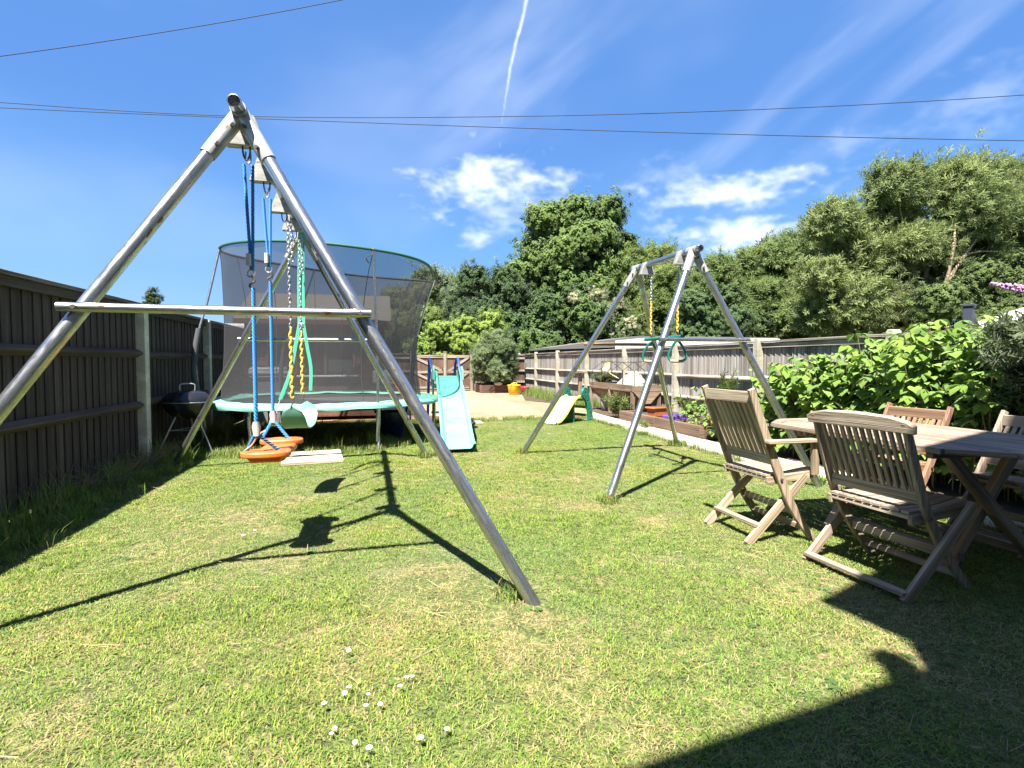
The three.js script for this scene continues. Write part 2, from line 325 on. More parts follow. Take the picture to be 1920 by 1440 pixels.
// the sandy hardstanding
const patioMap = colourTex(1024, 1024, (u, v) => {
  const a = fbm(u * 4, v * 4, 151, 5, 4, 4), b = fbm(u * 40, v * 24, 153, 4, 40, 24), c = vnoise(u * 260, v * 260, 155, 260, 260);
  const k = 1 + (a - 0.5) * 0.5 + (b - 0.5) * 0.35 + (c - 0.5) * 0.25, r = smooth(0.5, 0.68, fbm(u * 5, v * 3, 157, 4, 5, 3));
  return [mix(0.32, 0.29, r) * k, mix(0.212, 0.165, r) * k, mix(0.138, 0.098, r) * k];
}, 5, 5);
sheet([[-2.6, -10.9], [0.2, -10.95], [1.7, -10.25], [3.2, -10.65], [4.02, -9.75], [4.6, -10.4], [4.95, -13.0], [4.15, -15.3], [4.9, -18.6], [4.6, -22], [-2.6, -22]], 0.008, new THREE.MeshStandardMaterial({ map: patioMap, bumpMap: concreteBump, bumpScale: 0.01, roughness: 1 }), 'hardstanding');
sheet([[4.02, 3], [5.78, 3], [5.78, -22.5], [4.2, -22.5], [4.2, -15], [4.6, -12], [4.02, -9.6]], -0.02, M.soil, 'flower_bed_soil');
// stepping flags between lawn and bed
{
  const path = new THREE.Group(); path.name = 'garden_path'; path.userData.kind = 'structure'; scene.add(path);
  const r = rng(7); let z = -11.2;
  while (z < 1.2) {
    const L = 0.58 + r() * 0.06, x0 = 4.06 + r() * 0.02, w = 0.5 + r() * 0.03;
    const g = new RoundedBoxGeometry(w, 0.05, L - 0.014, 1, 0.008); grain(g, 2);
    const m = mesh('paving_slab', grain(g, 2), M.slab[Math.floor(r() * 3)], path); m.position.set(x0 + w / 2, -0.002 + r() * 0.006, z + L / 2); m.rotation.y = (r() - 0.5) * 0.02;
    z += L;
  }
  // the pale flag at the edge of the hardstanding
  const m = mesh('paving_slab', grain(new RoundedBoxGeometry(0.62, 0.05, 0.4, 1, 0.008), 0), M.slab[0], path); m.position.set(1.55, 0.0, -10.05);
}
// sleeper edging of the bed on the right, in lengths
{
  const bed = thing('sleeper_bed_edging', 'low brown timber sleeper edging beside the pale garden path', 'bed edging', 0, 0, 0);
  const run = [[4.60, -9.75, 4.62, -8.4], [4.62, -8.38, 4.63, -7.05]];
  run.forEach(([x0, z0, x1, z1], i) => mesh('sleeper', bar(V(x0, 0.10, z0), V(x1, 0.10, z1), 0.1, 0.2, V(0, 1, 0), 0.008), M.sleeper[i % 3], bed));
  mesh('sleeper', bar(V(4.68, 0.095, -7.05), V(5.7, 0.095, -7.1), 0.1, 0.19, V(0, 1, 0), 0.008), M.sleeper[2], bed);
  mesh('sleeper', bar(V(4.68, 0.095, -9.75), V(5.05, 0.095, -9.82), 0.1, 0.19, V(0, 1, 0), 0.008), M.sleeper[1], bed);
  const so = sheet([[4.66, -7.1], [5.76, -7.12], [5.76, -9.85], [4.65, -9.72]], 0.15, M.soil, 'raised_bed_soil');
}
// the low timber box at the far end
{
  const b = thing('timber_planting_box', 'low dark timber planting box under the round shrub at the far fence', 'planter', 0, 0, 0);
  const h = 0.3;
  [[3.62, -19.35, 4.85, -19.35], [3.6, -19.4, 3.6, -20.9], [4.87, -19.4, 4.87, -20.9]].forEach(([x0, z0, x1, z1], i) => mesh('board', bar(V(x0, h / 2, z0), V(x1, h / 2, z1), 0.05, h, V(0, 1, 0), 0.005), M.gateBoards[i], b));
  sheet([[3.62, -19.38], [4.85, -19.38], [4.85, -20.9], [3.62, -20.9]], 0.24, M.soil, 'planting_box_soil');
  const st = thing('pale_stone', 'pale rounded stone lying on the far timber planting box', 'stone', 4.22, 0.30, -19.36);
  const g = new THREE.IcosahedronGeometry(0.13, 2); const p = g.attributes.position; for (let i = 0; i < p.count; i++) { const k = 0.85 + 0.3 * vnoise(p.getX(i) * 12 + 5, p.getZ(i) * 12 + p.getY(i) * 9, 5); p.setXYZ(i, p.getX(i) * k * 1.3, p.getY(i) * k * 0.55 + 0.055, p.getZ(i) * k); } g.computeVertexNormals();
  mesh('stone', grain(g, 1), M.slab[2], st);
}

// ================================================================== fences
// one feather-edged board, thick along one long edge, thin along the other; local x across, y up, z out
function featherBoard(w, h, t0, t1, seed) {
  const s = new THREE.Shape([[-w / 2, 0], [w / 2, 0], [w / 2, t1], [-w / 2, t0]].map((p) => new THREE.Vector2(p[0], p[1])));
  const g = new THREE.ExtrudeGeometry(s, { depth: h, bevelEnabled: false }); g.rotateX(-Math.PI / 2);  // depth -> up, section y -> -z
  g.scale(1, 1, -1); const ix = g.toNonIndexed ? g : g; // mirrored so the outer face looks to +z
  const p = ix.attributes.position.array; for (let i = 0; i < p.length; i += 9) for (let k = 0; k < 3; k++) { const t = p[i + 3 + k]; p[i + 3 + k] = p[i + 6 + k]; p[i + 6 + k] = t; }
  ix.computeVertexNormals(); const r = rng(seed); return grain(ix, 1, r() * 7, r() * 7);
}
function variants(n, fn) { return Array.from({ length: n }, (_, i) => fn(i)); }
// fence along z at x; the face with the rails looks towards side (+1: +x, -1: -x)
function zFence(name, label, o) {
  const f = thing(name, label, 'fence', 0, 0, 0), r = rng(o.seed);
  const geos = variants(6, (i) => featherBoard(o.bw + 0.018, o.h - 0.04, o.thick, 0.007, o.seed * 10 + i));
  let z = o.z0;
  while (z > o.z1) {
    const m = mesh('board', geos[Math.floor(r() * 6)], o.boards[Math.floor(r() * o.boards.length)], f);
    m.position.set(o.x - o.side * 0.028, 0.01 + (r() - 0.5) * 0.012, z - o.bw / 2); m.rotation.set(0, o.side * Math.PI / 2 + (r() - 0.5) * 0.02, (r() - 0.5) * 0.008);
    z -= o.bw * (0.97 + r() * 0.06) + (o.gap && r() < o.gap ? 0.006 + r() * 0.006 : 0);
  }
  const ps = o.posts;
  for (const pz of ps) {
    const a = o.postW / 2, ph = o.h + o.postUp + (r() - 0.5) * 0.015;
    const g = prism([[-a, -0.05], [a, -0.05], [a, ph - 0.03], [a * 0.6, ph], [-a * 0.6, ph], [-a, ph - 0.03]], o.postD, 0.006, -o.postD / 2);
    const m = mesh('post', grain(g, 1), o.postMat, f); m.position.set(o.x + o.side * o.postOut, 0, pz); m.rotation.set((r() - 0.5) * 0.008, Math.PI / 2, (r() - 0.5) * 0.008);
  }
  const ends = [o.z0, ...ps.filter((q) => q < o.z0 - 0.3 && q > o.z1 + 0.3), o.z1];
  for (let i = 0; i + 1 < ends.length; i++) {
    const a = ends[i] - 0.045, b = ends[i + 1] + 0.045;
    for (const ry of o.rails) {
      const y = ry + (r() - 0.5) * 0.02, dy = (r() - 0.5) * 0.02;
      const s = 0.072; // triangular arris rail
      const g = prism([[0, -s * 0.62], [s * 0.8, -0.006], [s * 0.8, 0.012], [0, s * 0.62]], Math.abs(a - b), 0.004);
      const q = mesh('rail', grain(g, 2), o.railMats[Math.floor(r() * o.railMats.length)], f); q.position.set(o.x, y, a); q.rotation.order = 'YXZ';
      q.rotation.y = Math.PI * 1; if (o.side > 0) { q.scale.x = -1; } q.rotation.x = dy / Math.abs(a - b);
    }
    const c = mesh('capping', box(o.capW, 0.032, Math.abs(a - b) + 0.02, 0, 0, 0, 2, 0.004), o.capMats[i % o.capMats.length], f);
    c.position.set(o.x + o.side * 0.01, o.h - 0.008, (a + b) / 2); c.rotation.z = (r() - 0.5) * 0.03 - o.side * 0.06; c.rotation.x = (r() - 0.5) * 0.004;
    if (o.fascia) { const q = mesh('top_rail', box(0.03, 0.075, Math.abs(a - b), 0, 0, 0, 2, 0.004), o.railMats[i % o.railMats.length], f); q.position.set(o.x + o.side * 0.016, o.h - 0.066, (a + b) / 2); }
  }
  return f;
}
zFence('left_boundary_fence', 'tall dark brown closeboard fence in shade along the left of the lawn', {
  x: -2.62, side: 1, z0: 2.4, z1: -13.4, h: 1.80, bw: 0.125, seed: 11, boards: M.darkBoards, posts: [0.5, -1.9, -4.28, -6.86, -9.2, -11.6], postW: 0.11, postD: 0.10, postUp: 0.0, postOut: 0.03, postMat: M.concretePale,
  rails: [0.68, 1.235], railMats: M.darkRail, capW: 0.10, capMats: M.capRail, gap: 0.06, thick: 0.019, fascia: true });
zFence('right_boundary_fence', 'long weathered grey closeboard fence in sun with pale concrete posts', {
  x: 5.80, side: -1, z0: 2.6, z1: -22.3, h: 1.475, bw: 0.115, seed: 12, boards: M.greyBoards, posts: [0.15, -2.55, -5.0, -7.285, -9.714, -12.024, -14.5, -17.11, -19.69, -22.265], postW: 0.115, postD: 0.11, postUp: 0.05, postOut: 0.045, postMat: M.concrete,
  rails: [0.46, 0.88], railMats: M.greyRail, capW: 0.085, capMats: M.greyRail, gap: 0.03, thick: 0.028, fascia: true });

// the far end: two braced gates and a short fence
function gate(label, x0, x1, z, flip, seed) {
  const w = x1 - x0, g = thing('braced_gate', label, 'gate', x0, 0, z), r = rng(seed), h = 1.42;
  const geos = variants(4, (i) => box(0.112, h - 0.06, 0.018, 0, 0, 0, 1, 0.002));
  const n = Math.round(w / 0.118);
  for (let i = 0; i < n; i++) { const m = mesh('board', geos[i % 4], M.gateBoards[Math.floor(r() * 5)], g); m.position.set((i + 0.5) * w / n, h / 2 + 0.04, (r() - 0.5) * 0.006); }
  for (const y of [0.16, 0.76, 1.36]) mesh('ledge', box(w - 0.02, 0.1, 0.032, w / 2, y, 0.028, 0, 0.004), M.greyRail[seed % 3], g);
  const a = flip ? [0.06, 0.80, w - 0.06, 1.32] : [w - 0.06, 0.22, 0.06, 0.72], b = flip ? [0.06, 0.22, w - 0.06, 0.72] : [w - 0.06, 0.82, 0.06, 1.32];
  for (const q of [a, b]) mesh('brace', bar(V(q[0], q[1], 0.026), V(q[2], q[3], 0.026), 0.09, 0.028, V(0, 0, 1)), M.greyRail[(seed + 1) % 3], g);
  mesh('latch', box(0.12, 0.03, 0.02, w - 0.1, 0.95, 0.055, 0, 0.003), M.bolt, g);
  return g;
}
gate('brown boarded gate with diagonal brace, left one of the far pair', 1.25, 2.38, -21.0, false, 3);
gate('brown boarded gate with diagonal brace, right one of the far pair', 2.52, 3.42, -21.0, true, 4);
for (const [x, lb] of [[1.18, 'square timber gate post left of the far pair of gates'], [2.45, 'square timber gate post between the two far gates'], [3.5, 'square pale timber gate post right of the far gates']]) {
  const p = thing('gate_post', lb, 'post', x, 0, -21.0); mesh('post', box(0.11, 1.56, 0.11, 0, 0.75, 0, 1, 0.006), M.greyRail[1], p); mesh('cap', box(0.13, 0.03, 0.13, 0, 1.545, 0, 0, 0.004), M.greyRail[0], p);
}
function xFence(label, x0, x1, z, h, seed, mats, rails) {
  const f = thing('rear_fence', label, 'fence', x0, 0, z), r = rng(seed), w = x1 - x0, n = Math.round(w / 0.115);
  const geos = variants(4, (i) => featherBoard(w / n + 0.016, h - 0.02, 0.02, 0.007, seed * 10 + i));
  for (let i = 0; i < n; i++) { const m = mesh('board', geos[i % 4], mats[Math.floor(r() * mats.length)], f); m.position.set((i + 0.5) * w / n, 0.01, -0.02); }
  for (const y of rails) mesh('rail', box(w, 0.08, 0.05, w / 2, y, 0.03, 0, 0.005), M.greyRail[1], f);
  mesh('capping', box(w, 0.03, 0.09, w / 2, h + 0.005, 0, 0, 0.004), M.greyRail[0], f);
}
xFence('brown closeboard fence behind the round shrub at the far end', 3.58, 5.7, -21.15, 1.42, 31, M.gateBoards, [0.35, 0.8, 1.3]);
xFence('brown closeboard fence at the far end beside the timber shed', -2.6, 1.1, -21.1, 1.45, 32, M.gateBoards, [0.35, 0.8, 1.3]);

// ================================================================== the timber shed behind the trampoline
{
  const s = thing('timber_shed', 'brown shiplap timber shed with a wide window behind the trampoline net', 'shed', 0, 0, 0), r = rng(61);
  const x0 = -2.45, x1 = 0.05, zf = -11.15, zb = -13.4, H = 1.96, bh = 0.125;
  const wx0 = -2.1, wx1 = -0.50, wy0 = 0.90, wy1 = 1.56;
  const lap = (w, seed) => { const g = prism([[0, 0], [0.022, 0], [0.010, bh], [0, bh]], w, 0.002); g.rotateY(-Math.PI / 2).translate(w / 2, 0, 0); return grain(g, 0); };  // x across, profile bulging to +z
  const put = (xa, xb, y) => { const m = mesh('board', lap(xb - xa), M.shedBoards[Math.floor(r() * 4)], s); m.position.set((xa + xb) / 2, y, zf); };
  for (let y = 0.08; y < H - 0.01; y += bh) { if (y + bh > wy0 + 0.02 && y < wy1 - 0.02) { put(x0, wx0, y); put(wx1, x1, y); } else put(x0, x1, y); }
  mesh('side_wall', box(0.02, H - 0.1, zf - zb, x0 + 0.01, H / 2 + 0.04, (zf + zb) / 2 - 0.012, 2), M.shedBoards[0], s);
  mesh('side_wall', box(0.02, H - 0.1, zf - zb, x1 - 0.01, H / 2 + 0.04, (zf + zb) / 2 - 0.012, 2), M.shedBoards[1], s);
  mesh('back_wall', box(x1 - x0, H - 0.1, 0.02, (x0 + x1) / 2, H / 2 + 0.04, zb, 0), M.shedBoards[2], s);
  mesh('floor', box(x1 - x0 - 0.06, 0.04, zf - zb - 0.06, (x0 + x1) / 2, 0.09, (zf + zb) / 2, 0), M.darkBoards[0], s);
  for (const x of [x0 - 0.012, x1 + 0.012]) mesh('corner_trim', box(0.05, H - 0.08, 0.06, x, H / 2 + 0.05, zf + 0.012, 1, 0.003), M.shedBoards[3], s);
  const win = new THREE.Group(); win.name = 'window'; s.add(win);
  const ww = wx1 - wx0, wh = wy1 - wy0, cx = (wx0 + wx1) / 2, cy = (wy0 + wy1) / 2;
  mesh('frame', [box(ww + 0.08, 0.05, 0.06, cx, wy1 + 0.01, zf + 0.02, 0), box(0.045, wh - 0.04, 0.06, wx0, cy, zf + 0.02, 1), box(0.045, wh - 0.04, 0.06, wx1, cy, zf + 0.02, 1), box(0.04, wh - 0.04, 0.05, mix(wx0, wx1, 0.66), cy, zf + 0.02, 1), box(0.03, wh - 0.04, 0.045, mix(wx0, wx1, 0.33), cy, zf + 0.02, 1)], M.shedBoards[2], win);
  mesh('sill', box(ww + 0.14, 0.03, 0.10, cx, wy0 - 0.022, zf + 0.05, 0, 0.004), M.whitePaint, win);
  for (let i = 0; i < 3; i++) mesh('pane', new THREE.BoxGeometry(ww / 3 - 0.05, wh - 0.05, 0.004).translate(wx0 + (i + 0.5) * ww / 3, cy, zf + 0.014), M.glass, win);
  const rf = mesh('roof', [bar(V((x0 + x1) / 2, H - 0.02, zf + 0.30), V((x0 + x1) / 2, H + 0.62, (zf + zb) / 2), x1 - x0 + 0.34, 0.04, V(0, 1, 0)), bar(V((x0 + x1) / 2, H - 0.02, zb - 0.30), V((x0 + x1) / 2, H + 0.615, (zf + zb) / 2 + 0.02), x1 - x0 + 0.34, 0.04, V(0, 1, 0))], M.roofFelt2, s);
  for (const x of [x0 + 0.01, x1 - 0.01]) { const g = prism([[zf - 0.03, H - 0.05], [zb + 0.03, H - 0.05], [(zf + zb) / 2, H + 0.5]].reverse(), 0.02); g.rotateY(-Math.PI / 2).translate(x + 0.01, 0, 0); g.scale(1, 1, 1); mesh('gable', grain(g, 2), M.shedBoards[1], s); }
  mesh('fascia', box(x1 - x0 + 0.34, 0.09, 0.02, (x0 + x1) / 2, H - 0.05, zf + 0.30, 0, 0.003), M.shedBoards[3], s);
}
{ // things seen in the shed window
  const b = thing('folded_dust_sheet', 'pale crumpled sheets heaped inside the shed window', 'sheets', -1.72, 0.90, -11.42);
  const r = rng(3), gs = [];
  for (let i = 0; i < 5; i++) { const g = new THREE.IcosahedronGeometry(0.13, 3), p = g.attributes.position; for (let k = 0; k < p.count; k++) { const q = 0.75 + 0.5 * fbm(p.getX(k) * 14 + i * 5, p.getY(k) * 14 + p.getZ(k) * 10, 5 + i, 3); p.setXYZ(k, p.getX(k) * q * 1.6, p.getY(k) * q * 0.8, p.getZ(k) * q); } g.computeVertexNormals(); gs.push(grain(g.translate(-0.28 + i * 0.14, 0.08 + (i % 2) * 0.12, (r() - 0.5) * 0.08), 1)); }
  mesh('sheet', gs, M.fleece, b);
  const sh = thing('shed_workbench', 'dark workbench standing inside the shed under the window', 'bench', -1.3, 0, -11.45); mesh('top', box(1.9, 0.05, 0.42, 0, 0.865, 0, 0), M.darkBoards[1], sh); for (const x of [-0.9, 0.9]) mesh('leg', box(0.06, 0.74, 0.06, x, 0.48, 0, 1), M.darkBoards[2], sh);
  const pn = thing('white_placard', 'white flat placard leaning inside the right of the shed window', 'panel', -0.78, 0.9, -11.4); mesh('panel', box(0.46, 0.30, 0.02, 0, 0.15, 0, 0, 0.004), M.whitePaint, pn); pn.rotation.x = -0.1;
}
{ // storage tub by the shed wall
  const b = thing('grey_storage_tub', 'grey plastic lidded storage tub against the shed wall', 'storage box', -2.0, 0.0, -10.72, 0.06);
  const t = new RoundedBoxGeometry(0.86, 0.86, 0.5, 2, 0.05), p = t.attributes.position; for (let i = 0; i < p.count; i++) { const k = 0.88 + 0.12 * (p.getY(i) + 0.43) / 0.86; p.setX(i, p.getX(i) * k); p.setZ(i, p.getZ(i) * k); } t.computeVertexNormals();
  mesh('body', grain(t.translate(0, 0.43, 0), 1), M.greyPlastic, b);
  mesh('rim', grain(new RoundedBoxGeometry(0.92, 0.06, 0.55, 1, 0.02).translate(0, 0.87, 0), 0), M.greyPlasticDark, b);
  const l = new RoundedBoxGeometry(0.9, 0.18, 0.53, 3, 0.07), q = l.attributes.position; for (let i = 0; i < q.count; i++) if (q.getY(i) > 0) { q.setX(i, q.getX(i) * 0.72); q.setZ(i, q.getZ(i) * 0.7); } l.computeVertexNormals();
  mesh('lid', grain(l.translate(0, 0.97, 0), 0), M.greyPlastic, b);
}
{ const b = thing('white_meter_box', 'small white box on a stand by the right corner of the shed', 'box', 0.02, 0, -10.85); mesh('box', grain(new RoundedBoxGeometry(0.32, 0.24, 0.2, 2, 0.02).translate(0, 0.86, 0), 0), M.whitePlastic, b); mesh('stand', box(0.22, 0.74, 0.14, 0, 0.37, 0, 1, 0.01), M.greyPlasticDark, b); }

// ================================================================== the house behind the camera, whose roof shades the right of the lawn
{
  const h = thing('house', 'rendered house with gabled wing standing behind the viewer', 'house', 0, 0, 0, 0.149);
  const A0 = -7, A1 = 0.62, ze = 0.71, H = 4.8;
  mesh('wall', box(A1 - A0, H, 5.2, (A0 + A1) / 2, H / 2, 3.65 + 0.0, 0), M.render, h);
  mesh('roof', [bar(V((A0 + A1) / 2, H - 0.05, ze), V((A0 + A1) / 2, H + 1.75, 3.65), A1 - A0 + 0.3, 0.1, V(0, 1, 0)), bar(V((A0 + A1) / 2, H - 0.05, 6.6), V((A0 + A1) / 2, H + 1.74, 3.67), A1 - A0 + 0.3, 0.1, V(0, 1, 0))], M.tile, h);
  mesh('wall', box(5.4, H, 6.0, 0.68 + 2.7, H / 2, 0.34 + 3.0, 0), M.render, h);
  const gp = prism([[0.68, H], [6.08, H], [3.38, H + 0.74 * 2.7]], 6.0); mesh('gable', grain(gp.translate(0, 0, 0.34), 0), M.render, h);
  mesh('roof', [bar(V(0.5, H + 0.0, 3.2), V(3.38, H + 0.76 * 2.88, 3.2), 6.1, 0.08, V(0, 0, 1).cross(V(0, 0, 0)).add(V(0, 1, 0))), bar(V(6.26, H + 0.0, 3.2), V(3.38, H + 0.76 * 2.88 - 0.01, 3.2), 6.1, 0.08, V(0, 1, 0))], M.tile, h);
  mesh('vent_pipe', pole(V(0.14, 0.2, 0.76), V(0.14, H + 0.34, 0.76), 0.055), M.whitePlastic, h);
  mesh('vent_cowl', grain(new THREE.SphereGeometry(0.075, 12, 8).translate(0.14, H + 0.36, 0.76), 1), M.whitePlastic, h);
}

// ================================================================== neighbours' outbuildings
{
  const s = thing('neighbour_felt_shed', 'low black felt roofed outbuilding beyond the right fence', 'outbuilding', 0, 0, 0);
  mesh('wall', box(3.6, 1.68, 3.0, 8.6, 0.84, -21.9, 0), M.navyWall, s);
  const g = prism([[-2.2, 1.64], [2.2, 1.80], [2.2, 2.22], [1.6, 2.22], [-2.2, 1.72]], 3.4); mesh('roof', grain(g.translate(8.7, 0, -23.7), 2), M.feltRoof, s);
  const w = thing('neighbour_white_garage', 'long flat white roofed garage beyond the right fence', 'outbuilding', 0, 0, 0);
  mesh('wall', box(4.6, 1.61, 2.6, 11.05, 0.805, -17.4, 0), M.greyPlastic, w); mesh('fascia', box(4.9, 0.34, 2.8, 11.05, 1.78, -17.4, 0, 0.01), M.whitePaint, w); mesh('roof', box(4.8, 0.06, 2.7, 11.05, 1.965, -17.4, 0, 0.01), M.feltRoof, w);
  const c = thing('neighbour_white_canopy', 'white ribbed lean-to roof beyond the right fence near the frame edge', 'canopy', 0, 0, 0);
  mesh('roof', bar(V(9.9, 1.62, -6.55), V(12.4, 2.26, -6.55), 2.6, 0.03, V(0, 1, 0)), M.whiteRoof, c);
  for (let i = 0; i < 7; i++) mesh('rib', bar(V(9.92, 1.645, -7.75 + i * 0.40), V(12.4, 2.28, -7.75 + i * 0.40), 0.03, 0.03, V(0, 1, 0)), M.whiteRoof, c);
  for (const z of [-7.7, -5.4]) for (const x of [10.0, 12.3]) mesh('post', box(0.08, x > 10 ? 2.15 : 1.6, 0.08, x, (x > 10 ? 2.15 : 1.6) / 2, z, 1), M.navyWall, c);
  const p = thing('black_post', 'dark square post with an angled brace beyond the right fence', 'post', 9.2, 0, -6.70, 0.4);
  mesh('post', box(0.13, 2.05, 0.13, 0, 1.025, 0, 1, 0.01), M.navyWall, p); mesh('brace', bar(V(0.05, 2.0, 0), V(0.55, 1.72, 0), 0.05, 0.06, V(0, 1, 0)), M.navyWall, p); mesh('cap', box(0.17, 0.04, 0.17, 0, 2.06, 0, 0, 0.01), M.navyWall, p);
  const l = thing('neighbour_white_caravan', 'white flat roof showing above the left fence', 'outbuilding', 0, 0, 0);
  mesh('wall', box(3.2, 1.9, 3.0, -5.2, 0.95, -19.5, 0), M.whitePaint, l); mesh('roof', box(3.4, 0.45, 3.2, -5.2, 2.10, -19.5, 0, 0.1), M.whitePaint, l);
}

// ================================================================== overhead cables
for (const [pts, lb] of [
  [[[-17.2, 8.2, -19.0], [-9.5, 9.10, -17.09], [-5.2, 9.753, -16.06], [-0.89, 10.557, -15.04], [7, 12.3, -13.1]], 'single dark overhead cable crossing the top left of the sky'],
  [[[-18, 9.45, -21.2], [-10.9, 8.86, -19.48], [-4.44, 8.464, -17.88], [4.49, 8.448, -15.69], [12.19, 8.70, -13.82], [18.67, 9.08, -12.25], [27, 9.8, -10.3]], 'dark overhead cable crossing the whole sky, upper on the right'],
  [[[-18, 9.10, -21.2], [-10.9, 8.70, -19.47], [-4.44, 8.416, -17.88], [4.49, 8.084, -15.68], [12.19, 7.862, -13.79], [18.65, 7.72, -12.2], [27, 7.62, -10.2]], 'dark overhead cable crossing the whole sky, lower on the right']]) {
  const c = mesh('overhead_cable', tube(pts.map((p) => V(...p)), 0.011, 80, 6), M.cable, scene); tag(c, lb, 'cable', 'overhead cables');
}

// ================================================================== swing frames
// nj, fj: near and far joints on the top bar; feet nl, nr, fl, fr; r tube radius
function swingFrame(name, label, o) {
  const f = thing(name, label, 'swing frame', 0, 0, 0);
  const d = o.fj.clone().sub(o.nj).normalize();
  const n0 = o.nj.clone().addScaledVector(d, -o.stub), n1 = o.fj.clone().addScaledVector(d, o.stub);
  // hollow top bar: wall with an open end
  const wall = [[o.r - 0.004, 0], [o.r, 0], [o.r, n0.distanceTo(n1)], [o.r - 0.004, n0.distanceTo(n1)], [o.r - 0.004, 0]];
  const bg = lathe(wall, 20); { const uv = bg.attributes.uv; for (let i = 0; i < uv.count; i++) uv.setXY(i, uv.getX(i) * 0.2, bg.attributes.position.getY(i) + 0.3); }
  bg.applyQuaternion(new THREE.Quaternion().setFromUnitVectors(V(0, 1, 0), d)).translate(n0.x, n0.y, n0.z);
  mesh('top_bar', bg, M.steel, f);
  const legs = [[o.nj, o.nl], [o.nj, o.nr], [o.fj, o.fl], [o.fj, o.fr]];
  legs.forEach(([j, ft], i) => {
    const dir = ft.clone().sub(j).normalize(), a = j.clone().addScaledVector(dir, 0.03);
    const lg = mesh('leg', pole(a, ft.clone().addScaledVector(dir, 0.04), o.r, o.r, 20), M.steel, f);
    const foot = ft.clone().addScaledVector(dir, -0.05);
    if (o.rust && o.rust.includes(i)) mesh('rusty_foot', pole(foot, ft.clone().addScaledVector(dir, 0.03), o.r + 0.002, o.r + 0.002, 16), M.rust, lg);
    const s0 = j.clone().addScaledVector(dir, 0.0), s1 = j.clone().addScaledVector(dir, o.socket);
    mesh('socket', [pole(s0, s1, o.r + 0.010, o.r + 0.006, 16)], M.steelDull, f);
    const side = V(0, 1, 0).cross(dir).normalize();
    for (const t of [0.35, 0.8]) for (const s of [-1, 1]) { const c = j.clone().addScaledVector(dir, o.socket * t); mesh('bolt', pole(c.clone().addScaledVector(side, s * (o.r + 0.002)), c.clone().addScaledVector(side, s * (o.r + 0.026)), 0.010, 0.010, 6), M.bolt, f); }
    // long seam plate of the joint casting, welded between socket and bar
    mesh('gusset', bar(j.clone().addScaledVector(dir, 0.01).addScaledVector(d, i < 2 ? 0.02 : -0.02), s1.clone().addScaledVector(d, i < 2 ? 0.03 : -0.03), 0.012, o.r * 1.7, d, 0.002), M.steelDull, f);
  });
  for (const j of [o.nj, o.fj]) { const a = j.clone().addScaledVector(d, -0.075), b = j.clone().addScaledVector(d, 0.075); mesh('collar', pole(a, b, o.r + 0.006, o.r + 0.006, 20), M.steelDull, f); }
  // cross braces, running past the legs on the outside
  [[0, 1, -1], [2, 3, 1]].forEach(([a, b, s]) => {
    const P = (q) => legs[q][0].clone().lerp(legs[q][1], o.brace).addScaledVector(d, s * (o.r + 0.022));
    const p = P(a), q = P(b), e = q.clone().sub(p).normalize();
    mesh('cross_brace', pole(p.clone().addScaledVector(e, -0.07), q.clone().addScaledVector(e, 0.05), o.braceR, o.braceR, 14), s < 0 || !o.rust ? M.steel : M.rust, f);
    for (const c of [p, q]) mesh('bolt', pole(c.clone().addScaledVector(d, s * 0.012), c.clone().addScaledVector(d, s * (o.braceR + 0.014)), 0.011, 0.011, 6), M.bolt, f);
  });
  // saddle brackets for the swings
  const yaw = Math.atan2(d.x, d.z);
  for (const t of o.brackets) {
    const c = o.nj.clone().lerp(o.fj, t), k = o.bs;
    const g = prism([[-0.10 * k, -0.115 * k], [0.10 * k, -0.115 * k], [0.045 * k, 0.045 * k], [-0.045 * k, 0.045 * k]], 0.012, 0.002), parts = [];
    for (const z of [-0.034, 0.022]) parts.push(grain(g.clone().translate(0, 0, z), 0));
    parts.push(box(0.2 * k, 0.010, 0.045, 0, -0.108 * k, 0, 0), bar(V(-0.098 * k, -0.108 * k, 0), V(-0.046 * k, 0.04 * k, 0), 0.044, 0.008, V(1, 0, 0)), bar(V(0.098 * k, -0.108 * k, 0), V(0.046 * k, 0.04 * k, 0), 0.044, 0.008, V(1, 0, 0)));
    const b = mesh('swing_bracket', parts, M.bracket, f); b.position.copy(c).add(V(0, -o.r * 0.35, 0)); b.rotation.y = yaw;
    mesh('hook', tube([V(-0.02, -0.10 * k, 0), V(-0.014, -0.165 * k, 0), V(0, -0.185 * k, 0), V(0.014, -0.165 * k, 0), V(0.02, -0.10 * k, 0)], 0.005, 14, 6), M.bolt, b);
  }
  return f;
}
const bigNJ = V(-0.695, 2.45, -3.126), bigFJ = V(-0.745, 2.45, -5.794);
swingFrame('large_swing_frame', 'tall galvanised steel double swing frame in the foreground', {
  nj: bigNJ, fj: bigFJ, nl: V(-2.06, 0, -2.36), nr: V(0.70, 0, -2.435), fl: V(-2.19, 0, -6.5), fr: V(0.545, 0, -6.53), r: 0.033, stub: 0.15, socket: 0.30, brace: 0.432, braceR: 0.021, brackets: [0.045, 0.272, 0.552, 0.777], bs: 1 });
const smNJ = V(2.865, 2.20, -4.55), smFJ = V(2.855, 2.22, -5.66);
swingFrame('small_swing_frame', 'shorter galvanised steel swing frame near the garden table', {
  nj: smNJ, fj: smFJ, nl: V(1.807, 0, -4.066), nr: V(3.925, 0, -4.11), fl: V(1.736, 0, -6.528), fr: V(3.957, 0, -6.608), r: 0.032, stub: 0.12, socket: 0.24, brace: 0.385, braceR: 0.018, brackets: [0.17, 0.80], bs: 0.85, rust: [0, 2] });

